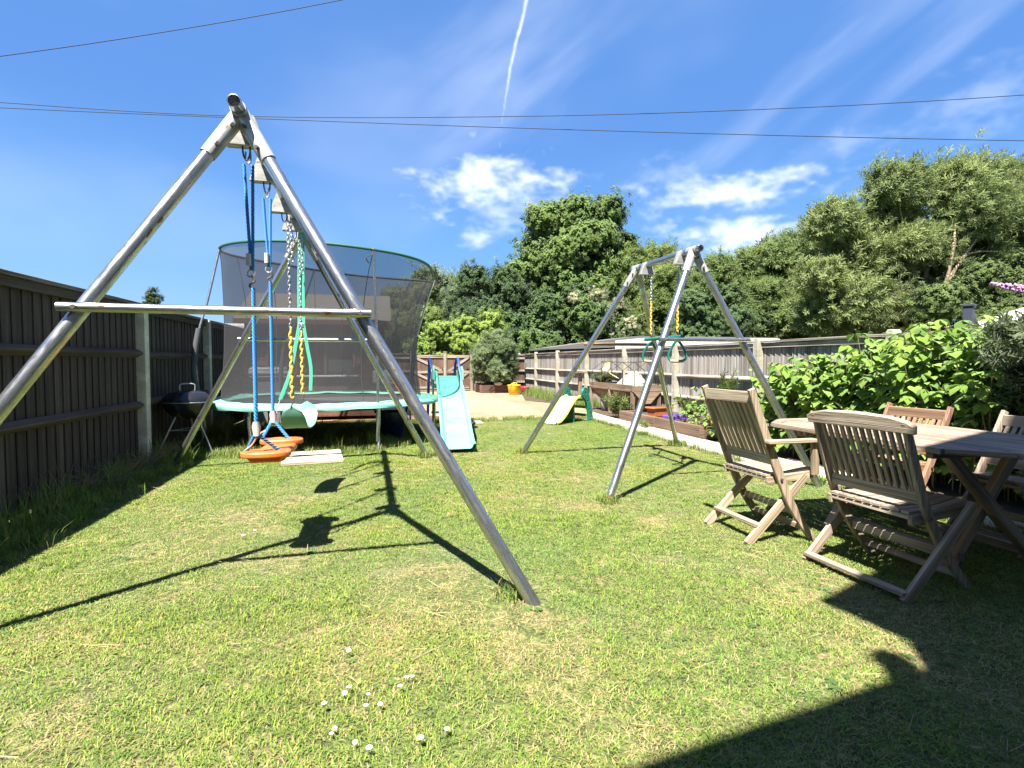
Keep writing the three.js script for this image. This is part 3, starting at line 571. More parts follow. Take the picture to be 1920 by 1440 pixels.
// ---------------------------------------------------------------- ropes and chains
function rope(a, b, r, pitch = 0.062) {
  const L = a.distanceTo(b), gs = [], n = Math.max(24, Math.ceil(L / pitch * 9)), q = new THREE.Quaternion().setFromUnitVectors(V(0, 1, 0), b.clone().sub(a).normalize());
  for (let s = 0; s < 3; s++) {
    const pts = []; const m = Math.ceil(L / pitch * 6);
    for (let i = 0; i <= m; i++) { const t = i / m, ph = t * L / pitch * 2 * Math.PI + s * 2.0944; pts.push(V(Math.cos(ph) * r * 0.62, t * L, Math.sin(ph) * r * 0.62)); }
    gs.push(new THREE.TubeGeometry(new THREE.CatmullRomCurve3(pts), n, r * 0.50, 6));
  }
  return merge(gs).applyQuaternion(q).translate(a.x, a.y, a.z);
}
function chainGeo(a, b, len = 0.048, wire = 0.0042) {
  const L = a.distanceTo(b), pitch = len * 0.74, n = Math.max(1, Math.round(L / pitch)), gs = [], q = new THREE.Quaternion().setFromUnitVectors(V(0, 1, 0), b.clone().sub(a).normalize());
  for (let i = 0; i < n; i++) { const g = new THREE.TorusGeometry(len * 0.30, wire, 5, 12); g.scale(0.8, 1.72, 1); g.rotateY(i % 2 ? Math.PI / 2 + 0.3 : 0.3); g.translate(0, (i + 0.5) * L / n, 0); gs.push(g); }
  return merge(gs).applyQuaternion(q).translate(a.x, a.y, a.z);
}
// ---------------------------------------------------------------- the orange two-seat ride on blue ropes
{
  const t = thing('orange_rope_swing', 'orange plastic two-ended swing ride hanging on blue ropes', 'swing', -0.66, 0, -3.55);
  const zs = [0.30, -0.30], x0 = -0.03;
  zs.forEach((z, i) => {
    const x = x0 - (i ? 0.02 : 0), top = i ? 2.29 : 2.30, k1 = i ? 1.78 : 1.66, knot = i ? 0.80 : 0.79;
    mesh('shackle', [tube([V(x - 0.012, top - 0.0, z), V(x - 0.012, top - 0.05, z), V(x, top - 0.062, z), V(x + 0.012, top - 0.05, z), V(x + 0.012, top, z)], 0.005, 12, 6)], M.chain, t);
    // the doubled upper length, then the clip, then the single rope
    mesh('rope', rope(V(x - 0.022, top - 0.07, z), V(x + 0.004, k1, z), 0.0085), M.blueRope, t);
    mesh('rope', rope(V(x + 0.022, top - 0.07, z), V(x + 0.012, k1, z), 0.0085), M.blueRope, t);
    mesh('ferrule', pole(V(x - 0.006, k1 + 0.02, z + 0.012), V(x - 0.006, k1 + 0.085, z + 0.012), 0.014, 0.014, 10), M.tape, t);
    mesh('ring', new THREE.TorusGeometry(0.02, 0.005, 6, 14).translate(x + 0.004, k1 - 0.02, z), M.chain, t);
    mesh('clip', tube([V(x + 0.004, k1 - 0.03, z), V(x + 0.02, k1 - 0.06, z), V(x - 0.006, k1 - 0.085, z), V(x + 0.012, k1 - 0.11, z)], 0.006, 16, 6), M.bolt, t);
    mesh('rope', rope(V(x + 0.012, k1 - 0.10, z), V(x + 0.014, knot, z), 0.0108), M.blueRope, t);
    mesh('tape_binding', taper([V(x + 0.014, knot + 0.03, z), V(x + 0.014, knot, z), V(x + 0.016, knot - 0.05, z)], [0.016, 0.024, 0.021, 0.017], 8, 8), M.tape, t);
    for (const s of [-1, 1]) mesh('rope', rope(V(x + 0.014 + s * 0.006, knot - 0.04, z), V(x + 0.035 + s * 0.085, 0.645, z * 0.8), 0.0098), M.blueRope, t);
    if (i) mesh('tan_cord', tube([V(x, knot - 0.03, z), V(x - 0.02, knot - 0.09, z), V(x - 0.07, knot - 0.125, z + 0.02), V(x - 0.09, knot - 0.15, z + 0.03)], 0.007, 16, 6), M.tan, t);
    else mesh('tan_cord', tube([V(x + 0.02, knot - 0.05, z), V(x - 0.01, knot - 0.10, z), V(x - 0.045, 0.66, z + 0.02)], 0.005, 14, 6), M.tan, t);
  });
  // seat body: two rounded paddles joined by a beam
  const paddle = (z) => { const s = new THREE.Shape(); s.moveTo(-0.122, -0.015); s.bezierCurveTo(-0.125, 0.058, -0.06, 0.072, 0, 0.072); s.bezierCurveTo(0.06, 0.072, 0.125, 0.058, 0.122, -0.015); s.bezierCurveTo(0.118, -0.066, 0.05, -0.072, 0, -0.072); s.bezierCurveTo(-0.05, -0.072, -0.118, -0.066, -0.122, -0.015);
    const g = new THREE.ExtrudeGeometry(s, { depth: 0.012, bevelEnabled: true, bevelSize: 0.011, bevelThickness: 0.011, bevelSegments: 4, curveSegments: 12 }); g.rotateX(-Math.PI / 2); return g.translate(0.025, 0.625, z); };
  const u = (z) => { const g = prism([[-0.075, 0], [0.075, 0], [0.108, 0.042], [-0.108, 0.042]], 0.09, 0.008, -0.045); return g.translate(0.025, 0.585, z); };
  mesh('paddle', [paddle(0.25), u(0.25)], M.orange, t); mesh('paddle', [paddle(-0.25), u(-0.25)], M.orange, t);
  const bm = new RoundedBoxGeometry(0.19, 0.045, 0.50, 2, 0.02); mesh('beam', bm.translate(0.028, 0.602, 0), M.orange, t);
}
// ---------------------------------------------------------------- the green sling seat on chains
{
  const t = thing('green_sling_swing', 'green flexible sling swing seat on yellow sleeved chains', 'swing', -0.69, 0, -4.9);
  for (const [z, xo] of [[0.3, 0.0], [-0.3, 0.0]]) {
    mesh('chain', chainGeo(V(xo, 1.42, z), V(xo - 0.01, 2.30, z), 0.045), M.chain, t);
    mesh('chain', chainGeo(V(xo + 0.022, 1.95, z + 0.01), V(xo + 0.012, 2.29, z), 0.045), M.chain, t);
    mesh('sleeved_chain', chainGeo(V(xo + 0.004, 0.87, z), V(xo, 1.42, z), 0.054, 0.0068), M.yellowChain, t);
    mesh('hook', tube([V(xo, 0.875, z), V(xo + 0.012, 0.84, z), V(xo, 0.81, z), V(xo - 0.008, 0.79, z)], 0.006, 14, 6), M.bolt, t);
  }
  // sling: catenary belt between the hooks, belt width in x, ends rounded and curling up
  const nu = 28, nv = 8, top = [], pos = [], idx = [];
  const P = (u, v, o) => { // u -1..1 along z, v -1..1 across x
    const z = 0.30 * Math.sin(u * 1.35) / Math.sin(1.35) * 1.0, y = 0.80 - 0.195 * (1 - Math.pow(Math.abs(u), 3.0)), w = 0.095 * Math.sqrt(Math.max(0, 1 - Math.pow(Math.abs(u), 10))) + 0.002;
    return V(v * w + 0.02 - 0.02 * u, y - (v * v) * 0.004 + o, z);
  };
  for (const o of [0, -0.009]) for (let i = 0; i <= nu; i++) for (let j = 0; j <= nv; j++) { const p = P(i / nu * 2 - 1, j / nv * 2 - 1, o); pos.push(p.x, p.y, p.z); }
  const at = (s, i, j) => s * (nu + 1) * (nv + 1) + i * (nv + 1) + j;
  for (let i = 0; i < nu; i++) for (let j = 0; j < nv; j++) { idx.push(at(0, i, j), at(0, i + 1, j), at(0, i, j + 1), at(0, i, j + 1), at(0, i + 1, j), at(0, i + 1, j + 1)); idx.push(at(1, i, j), at(1, i, j + 1), at(1, i + 1, j), at(1, i, j + 1), at(1, i + 1, j + 1), at(1, i + 1, j)); }
  for (let i = 0; i < nu; i++) for (const j of [0, nv]) idx.push(at(0, i, j), at(1, i, j), at(0, i + 1, j), at(0, i + 1, j), at(1, i, j), at(1, i + 1, j));
  const g = new THREE.BufferGeometry(); g.setAttribute('position', new THREE.Float32BufferAttribute(pos, 3)); g.setIndex(idx); g.computeVertexNormals();
  const m = M.greenSling.clone(); m.side = THREE.DoubleSide; mesh('sling_seat', grain(g, 2), m, t);
}
// ---------------------------------------------------------------- green webbing hanging from the last bracket
{
  const t = thing('green_webbing_strap', 'green webbing strap with a forked lower end hanging behind the chain swing', 'strap', -0.70, 0, -5.42);
  const rib = (pts, w) => { // flat ribbon facing +z
    const c = new THREE.CatmullRomCurve3(pts), n = 20, pos = [], idx = []; for (let i = 0; i <= n; i++) { const p = c.getPointAt(i / n); for (const [sx, sz] of [[-1, 1], [1, 1], [1, -1], [-1, -1]]) pos.push(p.x + sx * w / 2, p.y, p.z + sz * 0.0015); }
    for (let i = 0; i < n; i++) for (let k = 0; k < 4; k++) { const a = i * 4 + k, b = i * 4 + (k + 1) % 4; idx.push(a, b, a + 4, b, b + 4, a + 4); }
    const g = new THREE.BufferGeometry(); g.setAttribute('position', new THREE.Float32BufferAttribute(pos, 3)); g.setIndex(idx); g.computeVertexNormals(); return grain(g, 1); };
  mesh('strap', rib([V(-0.01, 2.36, 0.02), V(-0.03, 1.95, 0), V(-0.035, 1.50, 0)], 0.034), M.greenStrap, t);
  mesh('strap', rib([V(0.01, 2.36, 0.02), V(0.0, 1.95, -0.01), V(0.0, 1.50, 0)], 0.03), M.greenStrap, t);
  mesh('strap', rib([V(-0.035, 1.505, 0), V(-0.07, 1.32, 0), V(-0.125, 1.05, 0), V(-0.215, 0.80, 0)], 0.034), M.greenStrap, t);
  mesh('strap', rib([V(0.0, 1.505, 0), V(0.03, 1.3, 0), V(0.06, 1.1, 0.0), V(0.055, 0.88, 0)], 0.03), M.greenStrap, t);
  mesh('buckle', box(0.05, 0.04, 0.012, -0.018, 1.50, 0, 0, 0.004), M.chain, t);
  mesh('tail_cord', tube([V(-0.215, 0.80, 0), V(-0.235, 0.74, 0), V(-0.26, 0.60, 0)], 0.004, 10, 5), M.tape, t);
}
// ---------------------------------------------------------------- trapeze bar with rings on the small frame
{
  const t = thing('trapeze_bar', 'dark green trapeze bar with hand rings on yellow chains', 'trapeze', 2.86, 0, -5.06);
  mesh('bar', pole(V(0, 1.40, 0.36), V(0, 1.40, -0.40), 0.019, 0.019, 12), M.tealDark, t);
  for (const z of [0.26, -0.28]) {
    mesh('chain', chainGeo(V(0, 1.80, z), V(0, 2.06, z), 0.045), M.chain, t); mesh('sleeved_chain', chainGeo(V(0, 1.46, z), V(0, 1.80, z), 0.042, 0.0052), M.yellowChain, t);
    mesh('eye', new THREE.TorusGeometry(0.018, 0.005, 6, 12).rotateY(Math.PI / 2).translate(0, 1.435, z), M.bolt, t);
    const rg = mesh('ring', tube([V(0, 1.36, z), V(0, 1.28, z - 0.062), V(0, 1.19, z - 0.083), V(0, 1.165, z - 0.055), V(0, 1.16, z), V(0, 1.165, z + 0.055), V(0, 1.19, z + 0.083), V(0, 1.28, z + 0.062)].map((p) => V((p.z - z) * 0.75, p.y, z + (p.z - z) * 0.66)), 0.013, 48, 8, true), M.tealDark, t);
    mesh('grip', tube([V(-0.05, 1.162, z - 0.04), V(0, 1.158, z), V(0.05, 1.162, z + 0.04)], 0.0145, 10, 8), M.tan, rg);
  }
}

// ================================================================== trampoline
{
  const cx = -0.80, cz = -8.65, R = 1.68, Hr = 0.60;
  const t = thing('trampoline', 'round trampoline with teal edge pad and dark safety net', 'trampoline', cx, 0, cz);
  const ring = (r, y, n = 64, wob = 0) => Array.from({ length: n }, (_, i) => { const a = i / n * 2 * Math.PI; return V(Math.cos(a) * r, y + wob * (fbm(i * 0.35, 1, 5, 3) - 0.5), Math.sin(a) * r); });
  mesh('rim_tube', tube(ring(R, Hr - 0.03), 0.022, 96, 8, true), M.steel, t);
  mesh('jumping_mat', new THREE.CircleGeometry(R - 0.30, 64).rotateX(-Math.PI / 2).translate(0, Hr - 0.015, 0), M.mat, t);
  { // faded worn disc of fabric laid on the mat
    mesh('worn_patch', new THREE.CircleGeometry(0.78, 48).rotateX(-Math.PI / 2).scale(1.15, 1, 0.9).translate(0.28, Hr - 0.010, 0.25), new THREE.MeshStandardMaterial({ color: lin(0.07, 0.066, 0.068), roughness: 0.9 }), t);
  }
  // padded cover over the springs: uneven ring, edge hanging over
  { const n = 120, prof = [[R - 0.36, 0.004], [R - 0.28, 0.022], [R - 0.12, 0.030], [R + 0.02, 0.022], [R + 0.045, -0.01], [R + 0.04, -0.045]], pos = [], idx = [], uv = [];
    for (let i = 0; i <= n; i++) { const a = i / n * 2 * Math.PI; prof.forEach(([r, y], k) => { const w = (vnoise(i * 0.35 + k * 3.1, k, 9, Math.round(n * 0.35)) - 0.5), q = r + w * 0.04; pos.push(Math.cos(a) * q, Hr + y + w * (k > 3 ? 0.035 : 0.03), Math.sin(a) * q); uv.push(i / n * 10, k * 0.1); }); }
    const m = prof.length; for (let i = 0; i < n; i++) for (let k = 0; k + 1 < m; k++) { const a = i * m + k; idx.push(a, a + 1, a + m, a + 1, a + m + 1, a + m); }
    const g = new THREE.BufferGeometry(); g.setAttribute('position', new THREE.Float32BufferAttribute(pos, 3)); g.setAttribute('uv', new THREE.Float32BufferAttribute(uv, 2)); g.setIndex(idx); g.computeVertexNormals(); mesh('edge_pad', g, M.pad, t); }
  // legs: four U-shaped pairs
  for (const a0 of [62, 118, 170, 15, 230, 300]) {
    const a = a0 * Math.PI / 180, p = V(Math.cos(a) * (R - 0.03), 0, Math.sin(a) * (R - 0.03)), o = V(Math.cos(a), 0, Math.sin(a)), s = V(-Math.sin(a), 0, Math.cos(a));
    mesh('leg', tube([p.clone().setY(Hr - 0.03), p.clone().setY(0.35), p.clone().addScaledVector(o, -0.015).setY(0.2), p.clone().addScaledVector(o, 0.05).addScaledVector(s, 0.03).setY(-0.02)], 0.021, 16, 8), M.steel, t);
  }
  // enclosure poles: [angle, top radius, top height, sleeved]
  // foot angle, top point, sleeved, bow
  const poles = [[158, [-1.35, 2.735, 0.35], 1, 0.08], [63, [0.73, 2.555, 1.65], 0, 0.01], [-38, [1.68, 2.516, -0.25], 1, 0.02], [-62, [1.36, 2.64, -1.35], 1, 0.0], [238, [-0.32, 2.80, -1.60], 1, 0.03]];
  const topAt = []; const A = (d) => d * Math.PI / 180;
  for (const [d, tp, sl, bow] of poles) {
    const o = V(Math.cos(A(d)), 0, Math.sin(A(d))), at = (rr, y) => V(o.x * rr, y, o.z * rr), T = V(...tp), mid = (f, y) => at(R + bow, y).lerp(T.clone().setY(y), f);
    const q = mesh('net_pole', tube([at(R - 0.02, 0.12), at(R + 0.01, Hr + 0.02), mid(0.12, Hr + 0.75), mid(0.55, Hr + 1.4), T], 0.017, 28, 8), M.steel, t);
    if (sl) mesh('foam_sleeve', tube([at(R + 0.01, Hr + 0.06), mid(0.04, Hr + 0.4), mid(0.12, Hr + 0.75), mid(0.24, Hr + 1.0)], 0.037, 18, 10), M.foam, q);
    mesh('pole_cap', new THREE.SphereGeometry(0.022, 10, 8).translate(T.x, T.y, T.z), M.bolt, q);
    topAt.push([(Math.atan2(T.z, T.x) * 180 / Math.PI + 360) % 360, Math.hypot(T.x, T.z), T.y]);
  }
  // rim of the net, through the pole tops
  const sorted = topAt.slice().sort((a, b) => a[0] - b[0]);
  const rimPts = [], N = 90;
  const cur = new THREE.CatmullRomCurve3(sorted.map(([d, r, h]) => V(Math.cos(A(d)) * r, h, Math.sin(A(d)) * r)), true, 'catmullrom', 0.9);
  for (let i = 0; i < N; i++) rimPts.push(cur.getPoint(i / N));
  const rimAng = rimPts.map((p) => ({ a: (Math.atan2(p.z, p.x) + 2 * Math.PI) % (2 * Math.PI), r: Math.hypot(p.x, p.z), y: p.y })).sort((a, b) => a.a - b.a);
  const rimFn = (a) => { a = (a + 4 * Math.PI) % (2 * Math.PI); let i = rimAng.findIndex((q) => q.a >= a); if (i < 0) i = 0; const q = rimAng[i], p = rimAng[(i + rimAng.length - 1) % rimAng.length]; const da = (q.a - p.a + 2 * Math.PI) % (2 * Math.PI) || 1e-6, t0 = ((a - p.a + 2 * Math.PI) % (2 * Math.PI)) / da; return [mix(p.r, q.r, t0), mix(p.y, q.y, t0)]; };
  const bow = (a) => { let m = 9; for (const [d] of topAt) { const q = Math.abs(((a - A(d) + 9 * Math.PI) % (2 * Math.PI)) - Math.PI); m = Math.min(m, q); } return smooth(0, 0.5, m); };
  const na = 120, ny = 18, pos = [], idx = [], uv = [];
  for (let i = 0; i <= na; i++) { const a = i / na * 2 * Math.PI, [rr, yy] = rimFn(a), bw = bow(a);
    for (let j = 0; j <= ny; j++) { const v = j / ny, y = mix(Hr + 0.02, yy, v), rb = R - 0.26; const r = rb + (rr - rb) * Math.pow(v, 3.2) - 0.10 * Math.sin(v * Math.PI) * (0.6 + 0.4 * bw) - 0.0 + 0.012 * (vnoise(i * 0.5, j * 0.6, 3, 60) - 0.5); pos.push(Math.cos(a) * r, y, Math.sin(a) * r); uv.push(i / na * 10, y); } }
  for (let i = 0; i < na; i++) for (let j = 0; j < ny; j++) { const q = i * (ny + 1) + j; idx.push(q, q + 1, q + ny + 1, q + 1, q + ny + 2, q + ny + 1); }
  const g = new THREE.BufferGeometry(); g.setAttribute('position', new THREE.Float32BufferAttribute(pos, 3)); g.setAttribute('uv', new THREE.Float32BufferAttribute(uv, 2)); g.setIndex(idx); g.computeVertexNormals();
  const net = mesh('safety_net', g, M.net, t);
  for (const [d] of [...topAt, [112], [20], [275], [205]]) { const a = A(d), i0 = Math.round(((a / (2 * Math.PI)) % 1) * na) % na, pts = []; for (let j = 0; j <= ny; j += 2) { const k = (i0 * (ny + 1) + j) * 3; pts.push(V(pos[k], pos[k + 1], pos[k + 2])); } mesh('seam', tube(pts, 0.005, 24, 5), M.netHem, net); }
  const hem = [], front = [];
  for (let i = 0; i < na; i++) { const a = i / na * 2 * Math.PI, [rr, yy] = rimFn(a); hem.push(V(Math.cos(a) * rr, yy, Math.sin(a) * rr)); }
  const part = (lo, hi) => { const o = []; for (let i = lo; i <= hi; i++) o.push(hem[(i + na) % na]); return o; };
  const deg = (d) => Math.round(d / 360 * na);
  mesh('hem', tube(part(deg(165), deg(351)), 0.020, 90, 6), M.netHem, net);
  mesh('top_rod', tube(part(deg(-9), deg(165)), 0.019, 90, 8), M.padEdge, net);
  mesh('tie', tube([V(Math.cos(A(66)) * 1.8, 2.5, Math.sin(A(66)) * 1.8), V(Math.cos(A(69)) * 1.8, 2.44, Math.sin(A(69)) * 1.82), V(Math.cos(A(68)) * 1.8, 2.38, Math.sin(A(68)) * 1.8)], 0.006, 10, 5), M.netHem, net);
}

// ================================================================== slides, toys, barbecue
// curved sheet: centre line points [y, z] (x across), half width fn, side lip height
function chute(line, hw, lip, n = 48, thick = 0.012, flare = 1) {
  const c = new THREE.CatmullRomCurve3(line.map(([y, z]) => V(0, y, z))), prof = [[-1.0, -0.25], [-1.0, 1], [-0.93, 1.06], [-0.84, 0.9], [-0.74, 0.12], [-0.62, 0], [0, -0.02], [0.62, 0], [0.74, 0.12], [0.84, 0.9], [0.93, 1.06], [1.0, 1], [1.0, -0.25]], pos = [], idx = [], m = prof.length;
  for (let i = 0; i <= n; i++) { const t = i / n, p = c.getPointAt(t), d = c.getTangentAt(t), up = V(0, -d.z, d.y); if (up.y < 0) up.negate(); const w = hw(t), l = lip(t);
    for (const [x, h] of prof) pos.push(p.x + x * w, p.y + up.y * h * l, p.z + up.z * h * l); }
  for (let i = 0; i < n; i++) for (let k = 0; k + 1 < m; k++) { const a = i * m + k; idx.push(a, a + 1, a + m, a + 1, a + m + 1, a + m); }
  const g = new THREE.BufferGeometry(); g.setAttribute('position', new THREE.Float32BufferAttribute(pos, 3)); g.setIndex(idx); g.computeVertexNormals(); return grain(g, 1);
}
const two = (m) => { const c = m.clone(); c.side = THREE.DoubleSide; return c; };
{
  const t = thing('teal_wavy_slide', 'pale teal plastic slide with blue hand rails standing beside the trampoline', 'slide', 1.05, 0, 0, 0);
  // bottom at z -6.74, top at z -8.9
  const line = [[0.06, -6.70], [0.08, -6.86], [0.20, -7.15], [0.40, -7.5], [0.58, -7.85], [0.66, -8.1], [0.76, -8.4], [0.87, -8.7], [0.90, -8.95]];
  const body = mesh('chute', chute(line, (s) => mix(0.215, 0.20, s), (s) => 0.06 + 0.05 * smooth(0.8, 1, s)), two(M.teal), t);
  body.position.x = 0.0; const sk = (g) => g;
  { const p = body.geometry.attributes.position; for (let i = 0; i < p.count; i++) p.setX(i, p.getX(i) + (-6.74 - p.getZ(i)) * 0.055 - 0.09); body.geometry.computeVertexNormals(); }
  const X = (z) => (-6.74 - z) * 0.055 - 0.09;
  mesh('top_plate', grain(new RoundedBoxGeometry(0.42, 0.03, 0.34, 2, 0.012).translate(X(-9.05), 0.90, -9.08), 0), M.teal, t);
  for (const s of [-1, 1]) {
    const x = X(-9.0) + s * 0.235;
    mesh('side_wing', grain(prism([[0, 0], [0.34, 0], [0.30, 0.12], [0.16, 0.22], [0.02, 0.16]], 0.03, 0.008).rotateY(Math.PI / 2).translate(x - 0.015, 0.86, -8.78), 1), M.teal, t);
    mesh('hand_rail', tube([V(x, 0.78, -9.1), V(x, 1.0, -9.2), V(x + s * 0.01, 1.18, -9.38), V(x + s * 0.01, 1.205, -9.55), V(x, 1.10, -9.68), V(x, 0.7, -9.85), V(x, 0.0, -10.1)], 0.026, 40, 8), M.blueStrap, t);
    mesh('stay', pole(V(x, 0.02, -9.0), V(x, 0.86, -8.98), 0.018, 0.018, 8), M.tealDark, t);
  }
  for (const [y, z] of [[0.22, -10.0], [0.46, -9.93], [0.70, -9.85]]) mesh('rung', grain(new RoundedBoxGeometry(0.44, 0.035, 0.09, 1, 0.01).translate(X(-9.8), y, z), 0), M.blueStrap, t);
}
{
  const t = thing('toddler_slide', 'small toddler slide with cream chute and green step sides', 'slide', 3.38, 0, -9.66, -0.98);
  // chute runs towards local +z... the steps stand behind
  const line = [[0.02, 0.42], [0.05, 0.32], [0.16, 0.16], [0.32, 0.0], [0.44, -0.16], [0.485, -0.30]];
  const c = mesh('chute', chute(line, () => 0.17, () => 0.03), two(M.cream), t);
  for (const s of [-1, 1]) {
    mesh('chute_edge', tube(line.map(([y, z]) => V(s * 0.175, y + 0.015, z)), 0.022, 30, 8), M.lemon, c);
    // side board with a round head and four holes
    const sh = new THREE.Shape(); const L = [[-0.62, 0], [-0.52, 0], [-0.49, 0.26], [-0.40, 0.46], [-0.32, 0.54]];
    sh.moveTo(-0.63, 0); sh.lineTo(-0.50, 0); sh.bezierCurveTo(-0.48, 0.2, -0.44, 0.36, -0.36, 0.44); sh.absarc(-0.365, 0.56, 0.10, -1.2, Math.PI * 0.95, false); sh.bezierCurveTo(-0.52, 0.42, -0.60, 0.26, -0.63, 0);
    for (const [hx, hy] of [[-0.37, 0.56], [-0.435, 0.40], [-0.50, 0.24], [-0.545, 0.09]]) { const h = new THREE.Path(); h.absarc(hx, hy, 0.026, 0, Math.PI * 2, true); sh.holes.push(h); }
    const g = new THREE.ExtrudeGeometry(sh, { depth: 0.035, bevelEnabled: true, bevelSize: 0.008, bevelThickness: 0.008, bevelSegments: 2, curveSegments: 10 }); g.rotateY(-Math.PI / 2).translate(s * 0.215 + 0.018, 0, 0);
    mesh('side_board', grain(g, 1), M.greenToy, t);
  }
  for (const [y, z] of [[0.12, -0.53], [0.28, -0.46], [0.43, -0.37]]) mesh('step', grain(new RoundedBoxGeometry(0.40, 0.05, 0.10, 2, 0.015).translate(0, y, z), 0), M.limeToy, t);
  mesh('prop', grain(new RoundedBoxGeometry(0.30, 0.36, 0.04, 1, 0.01).translate(0, 0.18, -0.12), 0), M.greenToy, t);
}
{
  const t = thing('kettle_barbecue', 'black kettle barbecue on thin legs beside the left fence', 'barbecue', -2.30, 0, -7.35, 0.3);
  mesh('bowl', lathe([[0.0, 0.46], [0.10, 0.465], [0.19, 0.51], [0.245, 0.58], [0.265, 0.655], [0.262, 0.665], [0.24, 0.60], [0, 0.49]], 36), M.blackPaint, t);
  const lid = mesh('lid', lathe([[0.272, 0.665], [0.275, 0.68], [0.262, 0.72], [0.20, 0.775], [0.10, 0.803], [0.0, 0.81]], 36), M.blackPaint, t);
  mesh('rim_band', new THREE.TorusGeometry(0.270, 0.007, 6, 40).rotateX(Math.PI / 2).translate(0, 0.665, 0), M.chain, lid);
  mesh('handle', tube([V(-0.08, 0.80, 0), V(-0.08, 0.865, 0), V(-0.065, 0.88, 0), V(0.065, 0.88, 0), V(0.08, 0.865, 0), V(0.08, 0.80, 0)], 0.009, 28, 8), M.chain, lid);
  for (let k = 0; k < 3; k++) { const a = k * 2.094 + 0.75; mesh('leg', pole(V(Math.cos(a) * 0.13, 0.50, Math.sin(a) * 0.13), V(Math.cos(a) * 0.36, 0.0, Math.sin(a) * 0.36), 0.011, 0.011, 8), M.chain, t); }
  for (let k = 0; k < 3; k++) { const a = k * 2.094 + 0.75, b = a + 2.094; mesh('stretcher', pole(V(Math.cos(a) * 0.21, 0.325, Math.sin(a) * 0.21), V(Math.cos(b) * 0.21, 0.325, Math.sin(b) * 0.21), 0.006, 0.006, 6), M.chain, t); }
}
{ const t = thing('pale_board', 'pale flat wooden board lying on the grass before the trampoline', 'board', -0.785, 0.03, -6.70, 0.12); mesh('board', box(0.66, 0.028, 0.70, 0, 0, 0, 0, 0.003), M.boardPale, t); t.rotation.x = 0.02; }
{ // tubs and buckets
  const bucket = (name, label, x, z, r0, r1, h, mat, handles) => { const t = thing(name, label, 'bucket', x, 0, z); mesh('tub', lathe([[0, 0.01], [r0, 0.01], [r1, h - 0.01], [r1 + 0.012, h], [r1 + 0.004, h + 0.008], [r1 - 0.012, h - 0.01], [r0 - 0.012, 0.03], [0, 0.03]], 32), mat, t);
    if (handles) for (const s of [-1, 1]) mesh('handle', tube([V(s * (r1 + 0.006), h - 0.01, -0.08), V(s * (r1 + 0.02), h + 0.06, -0.05), V(s * (r1 + 0.02), h + 0.075, 0), V(s * (r1 + 0.02), h + 0.06, 0.05), V(s * (r1 + 0.006), h - 0.01, 0.08)], 0.013, 20, 8), mat, t); return t; };
  const y = bucket('yellow_trug', 'bright yellow flexible tub at the far end of the hardstanding', 4.55, -18.3, 0.17, 0.235, 0.34, M.yellow, true); y.rotation.y = 1.2;
  bucket('pink_bucket', 'small pink bucket just right of the yellow tub', 5.08, -18.85, 0.13, 0.17, 0.24, M.pink, false);
  bucket('blue_tub', 'dark blue plastic tub under the right side of the trampoline', 0.15, -8.35, 0.17, 0.22, 0.40, M.navyTub, true);
}

